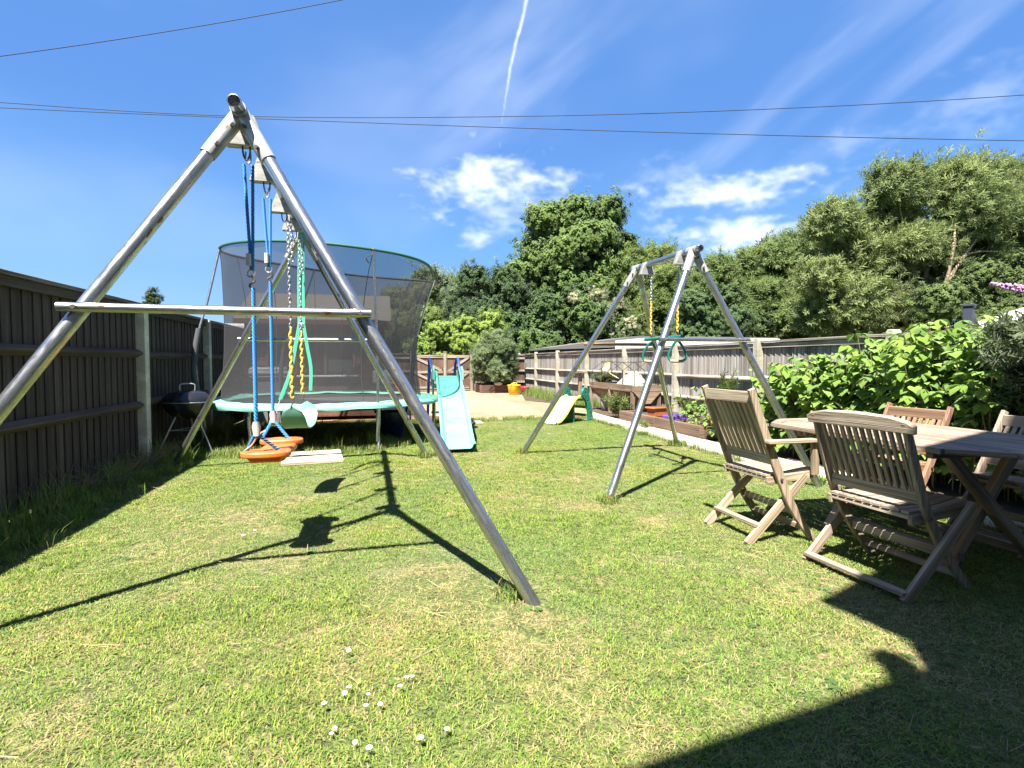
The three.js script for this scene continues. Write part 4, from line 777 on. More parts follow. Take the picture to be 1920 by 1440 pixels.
// ================================================================== trough planter, bird table, pots
{
  const t = thing('trough_planter', 'raised V-shaped wooden trough planter against the right fence', 'planter', 0, 0, 0);
  const x0 = 5.07, x1 = 5.70, z0 = -10.2, z1 = -12.55, yt = 0.67, xm = 5.385, yb = 0.30;
  mesh('front_board', box(0.035, 0.14, z0 - z1, x0, yt - 0.07, (z0 + z1) / 2, 2, 0.004), M.trough[0], t);
  mesh('back_board', box(0.035, 0.14, z0 - z1, x1, yt - 0.07, (z0 + z1) / 2, 2, 0.004), M.trough[1], t);
  // sloping planks of the V
  for (const [xa, sg] of [[x0, 1], [x1, -1]]) for (let k = 0; k < 3; k++) { const f0 = k / 3, f1 = (k + 0.96) / 3, A = V(mix(xa, xm - sg * 0.08, f0), mix(yt - 0.14, yb, f0), (z0 + z1) / 2), B = V(mix(xa, xm - sg * 0.08, f1), mix(yt - 0.14, yb, f1), (z0 + z1) / 2); mesh('plank', bar(A, B, z0 - z1 - 0.04, 0.02, V(1, 1, 0)), M.trough[k], t); }
  mesh('base_plank', box(0.16, 0.02, z0 - z1 - 0.04, xm, yb - 0.01, (z0 + z1) / 2, 2), M.trough[2], t);
  for (const z of [z0 - 0.0, z1]) for (let k = 0; k < 3; k++) { const ya = mix(yt - 0.02, yb - 0.02, k / 3), yc = mix(yt - 0.02, yb - 0.02, (k + 0.97) / 3), hw = (y) => y > yt - 0.14 ? (x1 - x0) / 2 : mix(0.09, (x1 - x0) / 2, (y - yb) / (yt - 0.14 - yb)); const g = prism([[-hw(yc), yc], [hw(yc), yc], [hw(ya), ya], [-hw(ya), ya]], 0.025); mesh('end_plank', grain(g.translate(xm, 0, z - (z === z0 ? 0 : 0.025)), 0), M.trough[(k + 1) % 4], t); }
  for (const z of [z0 - 0.05, (z0 + z1) / 2, z1 + 0.05]) for (const x of [x0 + 0.02, x1 - 0.02]) mesh('leg', box(0.075, yt - 0.1, 0.075, x + (x < xm ? -0.0 : 0), (yt - 0.12) / 2, z, 1, 0.005), M.trough[(z * 10 | 0) & 3], t);
  mesh('soil', box(0.54, 0.02, z0 - z1 - 0.08, xm, yt - 0.10, (z0 + z1) / 2, 2), M.soil, t);
  // wire cloche frame standing in it
  const w = thing('wire_cloche_frame', 'black wire hoop frame standing over the trough planter', 'wire frame', 0, 0, 0);
  mesh('ridge_wire', tube([V(xm, 1.16, z0 + 0.02), V(xm, 1.145, -11.2), V(xm, 1.165, z1 - 0.02)], 0.008, 30, 6), M.wire, w);
  for (let i = 0; i < 5; i++) { const z = mix(z0 - 0.03, z1 + 0.03, i / 4); mesh('hoop', [pole(V(x0 + 0.05, 0.55, z), V(x0 + 0.05, 0.96, z), 0.007, 0.007, 6), pole(V(x0 + 0.05, 0.96, z), V(xm, 1.155, z), 0.007, 0.007, 6), pole(V(xm, 1.155, z), V(x1 - 0.05, 0.96, z), 0.007, 0.007, 6), pole(V(x1 - 0.05, 0.96, z), V(x1 - 0.05, 0.55, z), 0.007, 0.007, 6)], M.wire, w); }
  // fleece and pots in the trough
  const cloth = (name, label, W, D, fn, mat, x, y, z, ry) => { const g = new THREE.PlaneGeometry(W, D, 36, 36); const p = g.attributes.position; for (let i = 0; i < p.count; i++) { const q = fn(p.getX(i) / W + 0.5, p.getY(i) / D + 0.5); p.setXYZ(i, q[0], q[1], q[2]); } g.computeVertexNormals(); const th = thing(name, label, 'cloth', x, y, z, ry); mesh('cloth', g, mat, th); };
  cloth('green_stained_fleece', 'pale green-stained garden fleece hanging from the wire frame', 0.9, 0.9, (u, v) => [mix(-0.08, 0.30, v) - 0.20 * Math.sin(v * 3.1) + 0.03 * Math.sin(u * 19), mix(1.14, 0.70, Math.pow(v, 0.8)) + 0.02 * Math.sin(u * 13 + v * 7), (u - 0.5) * mix(0.30, 0.62, v) + 0.02 * Math.sin(v * 15 + u * 5)], M.fleeceGreen, xm - 0.12, 0, -11.75, 0);
  cloth('heaped_fleece', 'heap of crumpled off-white garden fleece in the trough planter', 0.9, 0.6, (u, v) => { const e = Math.sin(u * Math.PI) * Math.sin(v * Math.PI); return [(v - 0.5) * 0.50 + 0.02 * Math.sin(u * 23), 0.62 + 0.27 * Math.pow(Math.max(0, e), 0.6) * (0.25 + 1.3 * fbm(u * 7, v * 5, 7, 4)), (u - 0.5) * 0.95 + 0.02 * Math.sin(v * 17)]; }, M.fleece, xm, 0, -10.85, 0);
  const pt = thing('black_tray', 'black plastic plant tray standing in the trough planter', 'tray', xm - 0.05, 0.60, -11.45, 0.1); mesh('tray', [box(0.36, 0.012, 0.5, 0, 0.0, 0, 2), box(0.012, 0.09, 0.5, -0.18, 0.04, 0, 2), box(0.012, 0.09, 0.5, 0.18, 0.04, 0, 2), box(0.36, 0.09, 0.012, 0, 0.04, 0.25, 0), box(0.36, 0.09, 0.012, 0, 0.04, -0.25, 0)], M.black, pt);
  // crates kept under it
  const cr = thing('white_lidded_pail', 'white lidded plastic pail stored under the trough planter', 'pail', 5.30, 0, -12.05); mesh('pail', lathe([[0, 0.0], [0.13, 0.0], [0.15, 0.26], [0, 0.26]], 24), M.greyPlastic, cr); mesh('lid', lathe([[0, 0.26], [0.165, 0.26], [0.165, 0.30], [0, 0.305]], 24), M.whitePlastic, cr);
}
{
  const t = thing('bird_table', 'slim wooden bird table with a flat top near the right fence', 'bird table', 5.25, 0, -13.7);
  mesh('post', box(0.09, 0.85, 0.09, 0, 0.425, 0, 1, 0.006), M.trough[3], t); mesh('top', box(0.34, 0.03, 0.30, 0, 0.865, 0, 0, 0.004), M.trough[0], t); for (const s of [-1, 1]) mesh('bracket', bar(V(0, 0.65, s * 0.04), V(0, 0.84, s * 0.13), 0.03, 0.03, V(1, 0, 0)), M.trough[3], t);
}
{
  const t = thing('terracotta_trough_pot', 'long orange terracotta trough pot in the sleeper bed', 'pot', 4.98, 0.15, -8.95, 0.28);
  const g = new RoundedBoxGeometry(0.46, 0.17, 0.20, 2, 0.02), p = g.attributes.position; for (let i = 0; i < p.count; i++) { const k = 0.86 + 0.14 * (p.getY(i) + 0.085) / 0.17; p.setX(i, p.getX(i) * k); p.setZ(i, p.getZ(i) * k); } g.computeVertexNormals(); mesh('body', grain(g.translate(0, 0.085, 0), 0), M.terracotta, t); mesh('rim', grain(new RoundedBoxGeometry(0.50, 0.035, 0.235, 2, 0.012).translate(0, 0.165, 0), 0), M.terracotta, t); mesh('soil', box(0.43, 0.012, 0.17, 0, 0.182, 0, 0), M.soil, t);
  const u = thing('purple_plastic_tray', 'purple plastic seed tray lying upside down on the sleeper bed', 'tray', 4.98, 0.15, -8.42, 0.5);
  mesh('tray', [grain(new RoundedBoxGeometry(0.42, 0.07, 0.24, 2, 0.02).translate(0, 0.05, 0), 0), grain(new RoundedBoxGeometry(0.47, 0.02, 0.29, 1, 0.008).translate(0, 0.012, 0), 0)], M.purple, u); for (let k = 0; k < 4; k++) mesh('rib', box(0.02, 0.012, 0.2, -0.15 + k * 0.1, 0.088, 0, 2, 0.003), M.purple, u);
  const st = thing('small_terracotta_pot', 'small round terracotta pot by the near end of the sleeper bed', 'pot', 5.1, 0.15, -7.5); mesh('pot', lathe([[0, 0], [0.05, 0], [0.07, 0.09], [0.08, 0.09], [0.08, 0.12], [0.07, 0.12], [0.06, 0.03], [0, 0.03]], 20), M.terracotta, st);
}

// ================================================================== garden furniture
// folding chair facing +x; width along z; origin on the ground under the seat
function foldingChair(label, o, x, z, turn) {
  const t = thing('folding_garden_chair', label, 'chair', x, 0, z, turn), W = o.w / 2, m = o.mats, r = rng(o.seed);
  const mm = () => m[Math.floor(r() * m.length)];
  // back upright running down into the front leg: curved board
  const cl = new THREE.CatmullRomCurve3([V(o.T[0], o.T[1], 0), V(mix(o.T[0], o.S[0], 0.5) - 0.005, mix(o.T[1], o.S[1], 0.5), 0), V(o.S[0], o.S[1], 0), V(mix(o.S[0], o.F[0], 0.45) - 0.012, mix(o.S[1], o.F[1], 0.5), 0), V(o.F[0], o.F[1], 0)]);
  const L = [], Rr = [], n = 22; for (let i = 0; i <= n; i++) { const p = cl.getPointAt(i / n), d = cl.getTangentAt(i / n), w = o.uw * (0.92 + 0.25 * Math.sin(clamp(i / n) * Math.PI)); L.push([p.x - d.y * w / 2, p.y + d.x * w / 2]); Rr.push([p.x + d.y * w / 2, p.y - d.x * w / 2]); }
  const up = grain(prism([...L, ...Rr.reverse()], 0.026, 0.004, -0.013), 1);
  for (const s of [-1, 1]) { const q = mesh('back_upright', up, mm(), t); q.position.z = s * W; }
  // crossing legs from rear foot to seat front
  for (const s of [-1, 1]) mesh('crossing_leg', bar(V(o.R[0], 0.0, s * (W + o.legOut)), V(o.G[0], o.G[1], s * (W + o.legOut)), 0.024, 0.055, V(0, 1, 0), 0.004), mm(), t);
  const upAt = (y) => { let best = cl.getPointAt(0), bd = 9; for (let i = 0; i <= 60; i++) { const p = cl.getPointAt(i / 60); if (Math.abs(p.y - y) < bd) { bd = Math.abs(p.y - y); best = p; } } return best.x; };
  // back panel
  const yTop = o.T[1] - o.railDrop, yLow = o.lowRail;
  if (o.crest) { const c = W + 0.045, g = prism([[-c, -0.03], [c, -0.03], [c + 0.005, 0.01], [c - 0.03, 0.03], [c * 0.6, 0.048], [0, 0.055], [-c * 0.6, 0.048], [-c + 0.03, 0.03], [-c - 0.005, 0.01]], 0.030, 0.006, -0.015); g.rotateY(Math.PI / 2); const q = mesh('crest_rail', grain(g, 2), mm(), t); q.position.set(o.T[0], o.T[1] - 0.02, 0); q.rotation.z = 0.16; }
  else mesh('top_rail', box(0.022, 0.075, o.w - 0.026, upAt(yTop + 0.0), yTop, 0, 2, 0.004), mm(), t);
  mesh('lower_rail', box(0.022, 0.06, o.w - 0.026, upAt(yLow), yLow, 0, 2, 0.004), mm(), t);
  for (let k = 0; k < o.slats; k++) { const zz = (k + 0.75) / (o.slats + 0.5) * (o.w - 0.03) - (o.w - 0.03) / 2; mesh('back_slat', bar(V(upAt(yLow), yLow + 0.02, zz), V(upAt(yTop), yTop - (o.crest ? 0.02 : 0.03), zz), o.sw, 0.014, V(1, 0, 0), 0.002), mm(), t); }
  // seat: two side rails, slats from front to back
  const sy = o.G[1] + 0.01, sx0 = o.S[0] - 0.06, sx1 = o.G[0] + 0.05;
  const seatY = (x) => o.S[1] - 0.03 + (x - sx0) / (sx1 - sx0) * 0.03 - 0.016 * Math.sin((x - sx0) / (sx1 - sx0) * Math.PI);
  for (const s of [-1, 1]) mesh('seat_rail', bar(V(sx0, seatY(sx0) - 0.035, s * (W - 0.03)), V(sx1, seatY(sx1) - 0.035, s * (W - 0.03)), 0.022, 0.05, V(0, 1, 0), 0.004), mm(), t);
  const ns = o.seatSlats; for (let k = 0; k < ns; k++) { const zz = (k + 0.5) / ns * (o.w - 0.06) - (o.w - 0.06) / 2, xm = (sx0 + sx1) / 2; const wS = (o.w - 0.06) / ns - 0.009; mesh('seat_slat', [bar(V(sx0, seatY(sx0), zz), V(xm, seatY(xm), zz), wS, 0.016, V(0, 1, 0), 0.002), bar(V(xm - 0.004, seatY(xm) + 0.0005, zz), V(sx1, seatY(sx1), zz), wS, 0.016, V(0, 1, 0), 0.002)], mm(), t); }
  mesh('seat_cross_rail', box(0.05, 0.022, o.w - 0.07, sx0 + 0.03, seatY(sx0 + 0.03) - 0.022, 0, 2, 0.003), mm(), t); mesh('seat_cross_rail', box(0.05, 0.022, o.w - 0.07, sx1 - 0.04, seatY(sx1 - 0.04) - 0.022, 0, 2, 0.003), mm(), t);
  // stretchers
  const along = (f) => V(mix(o.R[0], o.G[0], f), mix(0, o.G[1], f), 0);
  const rs = along(o.rearStretch); mesh('rear_stretcher', box(0.05, 0.02, o.w + o.legOut * 2 + 0.01, rs.x - 0.005, rs.y + 0.03, 0, 2, 0.003), mm(), t);
  const y2 = 0.20; mesh('front_stretcher', box(0.022, 0.045, o.w - 0.02, upAt(y2), y2, 0, 2, 0.003), mm(), t);
  mesh('front_stretcher', box(0.022, 0.035, o.w - 0.02, upAt(0.08), 0.08, 0, 2, 0.003), mm(), t);
  for (const s of [-1, 1]) { mesh('pivot_bolt', pole(V(o.S[0] + 0.015, o.S[1] - 0.05, s * (W - 0.05)), V(o.S[0] + 0.015, o.S[1] - 0.05, s * (W + 0.022)), 0.009, 0.009, 8), M.bolt, t); }
  if (o.arms) for (const s of [-1, 1]) {
    const ay = 0.655, ax0 = upAt(ay) - 0.03; mesh('armrest', box(0.42, 0.026, 0.052, ax0 + 0.21, ay, s * (W + 0.035), 0, 0.007), mm(), t);
    mesh('arm_support', bar(V(ax0 + 0.36, ay - 0.012, s * (W + 0.030)), V(sx1 - 0.02, seatY(sx1) - 0.03, s * (W + 0.016)), 0.05, 0.022, V(0, 0, 1), 0.004), mm(), t);
    mesh('arm_plate', pole(V(upAt(ay) + 0.0, ay - 0.02, s * (W + 0.012)), V(upAt(ay) + 0.0, ay - 0.02, s * (W + 0.018)), 0.028, 0.028, 12), M.rust, t);
  }
  return t;
}
const lowO = { T: [-0.20, 0.82], S: [-0.02, 0.44], F: [0.27, 0], R: [-0.21, 0], G: [0.20, 0.43], w: 0.46, uw: 0.045, legOut: -0.028, railDrop: 0.06, lowRail: 0.50, slats: 9, sw: 0.026, seatSlats: 9, rearStretch: 0.1, arms: false };
foldingChair('high-backed slatted wooden armchair at the left end of the garden table', { ...lowO, T: [-0.225, 0.985], S: [-0.015, 0.46], F: [0.255, 0], R: [-0.21, 0], G: [0.22, 0.42], w: 0.49, uw: 0.048, railDrop: 0.055, lowRail: 0.53, slats: 9, sw: 0.030, arms: true, mats: M.teak, seed: 3, rearStretch: 0.2 }, 2.455, -3.13, 0.0);
foldingChair('slatted wooden folding chair with arched top rail, nearest the viewer', { ...lowO, T: [-0.19, 0.86], S: [-0.045, 0.44], F: [0.27, 0], R: [-0.205, 0.0], G: [0.24, 0.44], w: 0.52, uw: 0.043, legOut: 0.030, crest: true, railDrop: 0.02, lowRail: 0.485, slats: 12, sw: 0.020, mats: M.teakGrey, seed: 5, rearStretch: 0.03 }, 2.61, -2.31, 0.055);
foldingChair('reddish brown slatted folding chair on the hedge side of the table', { ...lowO, mats: [M.teakRed[0], M.teakRed[1], M.teakRed[2], M.teak[0]], seed: 7 }, 3.84, -3.27, Math.PI + 0.06);
foldingChair('pale grey slatted folding chair at the right edge of the frame', { ...lowO, mats: M.teakGrey, seed: 9 }, 3.90, -2.52, Math.PI - 0.05);
{
  const t = thing('garden_table', 'long weathered wooden plank table with crossed legs', 'table', 3.15, 0, -2.63), r = rng(77);
  const hw = 0.45, hl = 0.77, n = 12, w = 2 * hw / n;
  for (let k = 0; k < n; k++) { const x = (k + 0.5) * w - hw, e = Math.max(0, Math.abs(x) - 0.24) * 0.85; mesh('plank', box(w - 0.007, 0.022, 2 * (hl - 0.05 - e), x, 0.715, 0, 2, 0.003), M.teakTable[Math.floor(r() * 5)], t); }
  for (const s of [-1, 1]) { // end rails, clipped corners
    mesh('end_rail', box(0.52, 0.026, 0.07, 0, 0.7155, s * (hl - 0.012), 0, 0.004), M.teakTable[1], t);
    for (const q of [-1, 1]) { mesh('corner_rail', bar(V(q * 0.265, 0.7155, s * (hl - 0.012)), V(q * (hw + 0.01), 0.7155, s * (hl - 0.19)), 0.065, 0.026, V(0, 1, 0), 0.004), M.teakTable[2], t); }
  }
  for (const q of [-1, 1]) mesh('side_rail', box(0.05, 0.03, 2 * (hl - 0.19), q * (hw + 0.012), 0.713, 0, 2, 0.004), M.teakTable[0], t);
  for (const z of [-0.45, 0.45]) mesh('batten', box(0.78, 0.05, 0.04, 0, 0.678, z, 0, 0.004), M.teakTable[3], t);
  for (const z of [-0.40, 0.40]) for (const s of [-1, 1]) mesh('leg', bar(V(s > 0 ? 0.46 : -0.15, 0.0, z + s * 0.032), V(s > 0 ? -0.28 : 0.36, 0.70, z + s * 0.032), 0.055, 0.05, V(0, 0, 1), 0.005), M.teakTable[s > 0 ? 4 : 1], t);
  for (const x of [-0.34, 0.34]) mesh('foot_stretcher', box(0.045, 0.045, 0.80, x < 0 ? -0.07 : 0.37, 0.09, 0, 2, 0.004), M.teakTable[2], t);
  mesh('centre_stretcher', box(0.05, 0.05, 0.86, 0.115, 0.33, 0, 2, 0.004), M.teakTable[3], t);
}

// ================================================================== trees and shrubs
// a sprig of leaves about one unit long, growing along +y; every leaf is a folded blade
function sprig(kind, seed) {
  const r = rng(seed), pos = [], idx = [];
  const leaf = (o, dir, nrm, L, W, droop) => {
    const side = new THREE.Vector3().crossVectors(dir, nrm).normalize(), b = pos.length / 3;
    const P = (t, s, lift) => { const p = o.clone().addScaledVector(dir, t * L).addScaledVector(side, s * W).addScaledVector(nrm, lift); p.y -= droop * t * t * L; pos.push(p.x, p.y, p.z); };
    P(0, 0, 0); P(0.35, -0.5, W * 0.16); P(0.35, 0.5, W * 0.16); P(0.4, 0, 0); P(0.72, -0.36, W * 0.12); P(0.72, 0.36, W * 0.12); P(1, 0, 0);
    idx.push(b, b + 3, b + 1, b, b + 2, b + 3, b + 1, b + 3, b + 4, b + 3, b + 2, b + 5, b + 4, b + 3, b + 6, b + 3, b + 5, b + 6);
  };
  const n = kind === 'willow' ? 15 : kind === 'fine' ? 16 : 11;
  for (let i = 0; i < n; i++) {
    const t = i / n, a = i * 2.4 + r() * 0.8, y = t * 0.85;
    const el = kind === 'willow' ? 0.9 : 0.25, dir = V(Math.cos(a), el + (r() - 0.3) * 0.7, Math.sin(a)).normalize();
    const nrm = V(-dir.x * dir.y + (r() - 0.5) * 0.6, 1 - dir.y * dir.y + 0.2, -dir.z * dir.y + (r() - 0.5) * 0.6).normalize();
    const o = V((r() - 0.5) * 0.12, y - 0.3, (r() - 0.5) * 0.12);
    if (kind === 'willow') leaf(o, dir, nrm, 0.55 + r() * 0.25, 0.085 + r() * 0.03, 0.25);
    else if (kind === 'fine') leaf(o, dir, nrm, 0.34 + r() * 0.14, 0.15 + r() * 0.05, 0.2);
    else leaf(o, dir, nrm, 0.44 + r() * 0.22, 0.26 + r() * 0.10, 0.35);
  }
  const g = new THREE.BufferGeometry(); g.setAttribute('position', new THREE.Float32BufferAttribute(pos, 3)); g.setIndex(idx); g.computeVertexNormals(); return g;
}
const sprigs = { broad: [sprig('broad', 1), sprig('broad', 2)], willow: [sprig('willow', 3), sprig('willow', 4)], fine: [sprig('fine', 5), sprig('fine', 6)] };
const leafMat = (tr = 0.42, rough = 0.97) => new THREE.MeshPhysicalMaterial({ color: 0xffffff, roughness: rough, transmission: tr, thickness: 0, side: THREE.DoubleSide, specularIntensity: 0.5 });
M.leaf = leafMat(); M.leafGloss = leafMat(0.3, 0.9);
function crownLeaves(o, r) {
  // clumps inside the given ellipsoids, leaves on the clumps
  const clumps = [];
  for (const [cx, cy, cz, rx, ry, rz, k = 1] of o.blobs) {
    const n = Math.max(3, Math.round(o.clumps * k * rx * ry));
    for (let i = 0; i < n; i++) {
      const y = 1 - 2 * (i + 0.5) / n, a = i * 2.39996 + r() * 0.7, q = Math.sqrt(1 - y * y), s = mix(0.55, 1.0, Math.sqrt(r()));
      clumps.push([cx + Math.cos(a) * q * rx * s, cy + y * ry * s, cz + Math.sin(a) * q * rz * s, o.clumpR * (0.65 + 0.7 * r()), cx, cy, cz]);
    }
  }
  const out = [];
  const wind = o.wind ? V(...o.wind) : null;
  for (let i = 0; i < o.n; i++) {
    const c = clumps[Math.floor(r() * clumps.length)];
    const d = V(r() * 2 - 1, r() * 2 - 0.75, r() * 2 - 1).normalize(), s = c[3] * (0.30 + 0.55 * r() + 0.55 * r() * r() * r()) * (r() < 0.14 ? 1.45 : 1);
    const p = V(c[0] + d.x * s, c[1] + d.y * s * 0.8, c[2] + d.z * s);
    const outw = V(p.x - c[4], p.y - c[5], p.z - c[6]).normalize();
    const up = d.clone().multiplyScalar(0.8).addScaledVector(outw, 0.5).add(V((r() - 0.5) * 0.7, o.lift ?? 0.25, (r() - 0.5) * 0.7));
    if (wind) up.addScaledVector(wind, 1.0);
    out.push([p, up.normalize(), o.size * (0.7 + 0.6 * r()), c]);
  }
  return { out, clumps };
}
function instLeaves(parent, name, list, kind, cols, r, mat = M.leaf) {
  const geos = sprigs[kind], q = new THREE.Quaternion(), q2 = new THREE.Quaternion(), m = new THREE.Matrix4(), col = new THREE.Color();
  geos.forEach((g, gi) => {
    const sub = list.filter((_, i) => i % geos.length === gi), im = new THREE.InstancedMesh(g, mat, sub.length);
    im.name = name; im.castShadow = im.receiveShadow = true; im.userData.kind = 'stuff';
    sub.forEach(([p, up, s, c], i) => {
      q.setFromUnitVectors(V(0, 1, 0), up); q2.setFromAxisAngle(V(0, 1, 0), r() * 6.283); q.multiply(q2);
      m.compose(p, q, V(s, s, s)); im.setMatrixAt(i, m);
      const t = clamp(hash2(Math.round(c[0] * 40), Math.round(c[1] * 40), 5) * 0.6 + r() * 0.5), a = cols[0], b = cols[1], k = 0.85 + r() * 0.3;
      col.setRGB(mix(a[0], b[0], t) * k, mix(a[1], b[1], t) * k, mix(a[2], b[2], t) * k); im.setColorAt(i, col);
    });
    parent.add(im);
  });
}
function tree(name, label, o) {
  const r = rng(o.seed), t = thing(name, label, o.category || 'tree', o.x, 0, o.z, 0, o.group);
  const { out, clumps } = crownLeaves(o, r);
  const gs = [], bm = o.pale ? M.barkPale : M.bark;
  const topY = o.trunkTop, tr = o.trunkR, lean = o.lean || [0, 0];
  gs.push(taper([V(0, -0.1, 0), V(lean[0] * 0.3, topY * 0.35, lean[1] * 0.3), V(lean[0] * 0.6, topY * 0.7, lean[1] * 0.6), V(lean[0], topY, lean[1])], [tr, tr * 0.8, tr * 0.6, tr * 0.3], 9, 16));
  mesh('trunk', gs, bm, t);
  const limbs = [], nl = Math.min(o.limbs ?? 14, clumps.length);
  for (let i = 0; i < nl; i++) {
    const c = clumps[Math.floor((i + 0.5) / nl * clumps.length)], h = clamp(c[1] * 0.45 / topY, 0.2, 0.92), s = V(lean[0] * h, topY * h, lean[1] * h), e = V(c[0], c[1], c[2]), mid = s.clone().lerp(e, 0.5).add(V(0, -0.25 + r() * 0.3, 0));
    limbs.push(taper([s, mid, e], [tr * 0.42, tr * 0.25, tr * 0.08], 6, 10));
  }
  if (limbs.length) mesh('limbs', limbs, bm, t).userData.kind = 'stuff';
  const crown = new THREE.Group(); crown.name = 'crown'; t.add(crown);
  instLeaves(crown, 'foliage', out, o.kind, o.cols, r, o.mat || M.leaf);
  return t;
}
const G = { ash: [[0.075, 0.130, 0.030], [0.150, 0.225, 0.050]], dark: [[0.037, 0.071, 0.026], [0.078, 0.135, 0.043]], willow: [[0.106, 0.163, 0.064], [0.220, 0.277, 0.106]], silver: [[0.121, 0.177, 0.092], [0.227, 0.291, 0.156]], lime: [[0.142, 0.220, 0.040], [0.270, 0.369, 0.064]], yel: [[0.106, 0.163, 0.037], [0.199, 0.263, 0.064]] };
tree('broadleaf_tree', 'tallest round-crowned broadleaf tree beyond the far fence', { seed: 1, x: 10.6, z: -28.5, trunkR: 0.32, trunkTop: 7.5, kind: 'broad', size: 0.325, n: 21677, clumps: 2.3, clumpR: 1.190, cols: G.ash, limbs: 26,
  blobs: [[-0.1, 6.8, 0, 2.6, 2.0, 2.3], [-1.1, 8.3, 0, 1.4, 1.3, 1.5, 1.2], [1.0, 8.4, 0, 1.4, 1.3, 1.5, 1.2], [-2.6, 5.5, 0.3, 1.1, 1.3, 1.3], [2.4, 7.0, -0.3, 0.9, 1.3, 1.2], [0, 4.6, 0.4, 2.6, 1.5, 2.2]] });
tree('dark_tree', 'dark rounded tree left of the tall broadleaf tree', { seed: 2, x: 5.6, z: -26.6, trunkR: 0.2, trunkTop: 4.2, kind: 'fine', size: 0.296, n: 9802, clumps: 3.2, clumpR: 0.840, cols: G.dark, limbs: 12, blobs: [[0, 3.9, 0, 1.65, 1.9, 1.5], [0.9, 2.6, 0.4, 1.5, 1.6, 1.3], [-0.6, 2.4, 0.5, 1.4, 1.4, 1.2]] });
tree('pale_willow', 'pale silvery willow showing right of the trampoline net', { seed: 3, x: 3.7, z: -33.4, trunkR: 0.25, trunkTop: 5.0, kind: 'willow', size: 0.423, n: 9802, clumps: 2.6, clumpR: 1.050, cols: G.silver, limbs: 12, lift: 0.5, blobs: [[0, 4.2, 0, 1.8, 2.4, 1.7], [-1.6, 3.4, 0, 1.6, 2.0, 1.5], [1.2, 3.2, 0.2, 1.5, 2.0, 1.5]] });
tree('lime_bush', 'bright yellow-green bush just behind the far gates', { seed: 4, category: 'bush', x: 3.3, z: -24.2, trunkR: 0.1, trunkTop: 1.8, kind: 'fine', size: 0.282, n: 6786, clumps: 4.0, clumpR: 0.630, cols: G.lime, limbs: 8, lift: 0.5, blobs: [[0, 1.9, 0, 1.5, 1.1, 1.1], [1.1, 2.1, -0.2, 1.1, 1.1, 1.0], [-0.9, 1.5, 0.2, 1.0, 0.9, 0.9]] });
tree('ivy_thicket', 'deep green thicket under the tall broadleaf tree', { seed: 5, x: 8.7, z: -25.2, trunkR: 0.16, trunkTop: 3.2, kind: 'broad', size: 0.282, n: 13572, clumps: 2.4, clumpR: 0.910, cols: [[0.042, 0.085, 0.022], [0.105, 0.175, 0.040]], limbs: 10, blobs: [[0, 3.0, 0, 2.0, 1.7, 1.4], [-1.7, 2.1, 0.2, 1.4, 1.7, 1.2], [1.9, 2.2, 0.2, 1.6, 1.8, 1.3], [0.2, 1.4, 0.6, 2.2, 1.2, 1.2]] });
tree('blossoming_climber', 'cream blossom climber scrambling over the thicket below the tall tree', { seed: 6, category: 'climber', x: 9.5, z: -24.0, trunkR: 0.06, trunkTop: 3.4, kind: 'fine', size: 0.184, n: 1413, clumps: 6, clumpR: 0.420, cols: [[0.30, 0.33, 0.16], [0.52, 0.50, 0.36]], limbs: 5, blobs: [[0.1, 4.1, 0, 1.1, 0.32, 0.5], [1.1, 3.6, 0, 0.7, 0.45, 0.5], [1.7, 2.5, 0.3, 0.5, 0.7, 0.4]] });
tree('yellow_green_tree', 'yellow-green tree right of and behind the tall broadleaf tree', { seed: 7, x: 15.2, z: -27.5, trunkR: 0.22, trunkTop: 5.6, kind: 'willow', size: 0.388, n: 13572, clumps: 2.4, clumpR: 1.050, cols: G.yel, limbs: 12, blobs: [[-0.6, 5.6, 0, 1.6, 1.8, 1.7], [1.0, 4.4, 0.2, 1.9, 1.8, 1.7], [-1.4, 3.6, 0.4, 1.8, 2.2, 1.6], [1.2, 2.8, 0.4, 2.2, 2.0, 1.7]] });
tree('mid_green_willow', 'leafy mid-green willow rising behind the small swing frame', { seed: 8, x: 16.4, z: -21.2, trunkR: 0.22, trunkTop: 4.6, kind: 'willow', size: 0.325, n: 17907, clumps: 2.4, clumpR: 0.910, cols: [[0.085, 0.145, 0.038], [0.185, 0.245, 0.068]], limbs: 14, blobs: [[-0.9, 4.2, 0, 1.6, 1.7, 1.6], [1.2, 4.6, 0.2, 1.7, 1.9, 1.6], [-1.9, 3.0, 0.4, 1.6, 2.0, 1.4], [0.3, 2.6, 0.6, 2.0, 2.0, 1.5], [2.2, 3.0, 0.4, 1.6, 2.2, 1.4]] });
tree('dark_holly', 'dark glossy evergreen in front of the mid-green willow', { seed: 9, x: 13.5, z: -19.8, trunkR: 0.12, trunkTop: 2.8, kind: 'fine', size: 0.239, n: 7917, clumps: 3.4, clumpR: 0.700, cols: G.dark, mat: M.leafGloss, limbs: 8, blobs: [[0, 2.5, 0, 1.5, 1.6, 1.2], [1.3, 1.9, 0.2, 1.2, 1.3, 1.1], [-1.0, 1.8, 0.1, 1.0, 1.3, 1.0]] });
tree('grey_willow', 'grey-green willow left of the great wind-blown willow', { seed: 10, x: 20.0, z: -22.0, trunkR: 0.22, trunkTop: 5.4, kind: 'willow', size: 0.353, n: 14326, clumps: 2.2, clumpR: 0.980, cols: G.silver, limbs: 14, wind: [0.5, 0.1, 0.1], blobs: [[-0.6, 5.6, 0, 1.8, 1.5, 1.7], [0.6, 4.4, 0, 2.1, 1.9, 1.7], [-1.8, 4.2, 0.2, 1.6, 1.9, 1.5], [-0.6, 2.4, 0.6, 2.2, 1.9, 1.6]] });
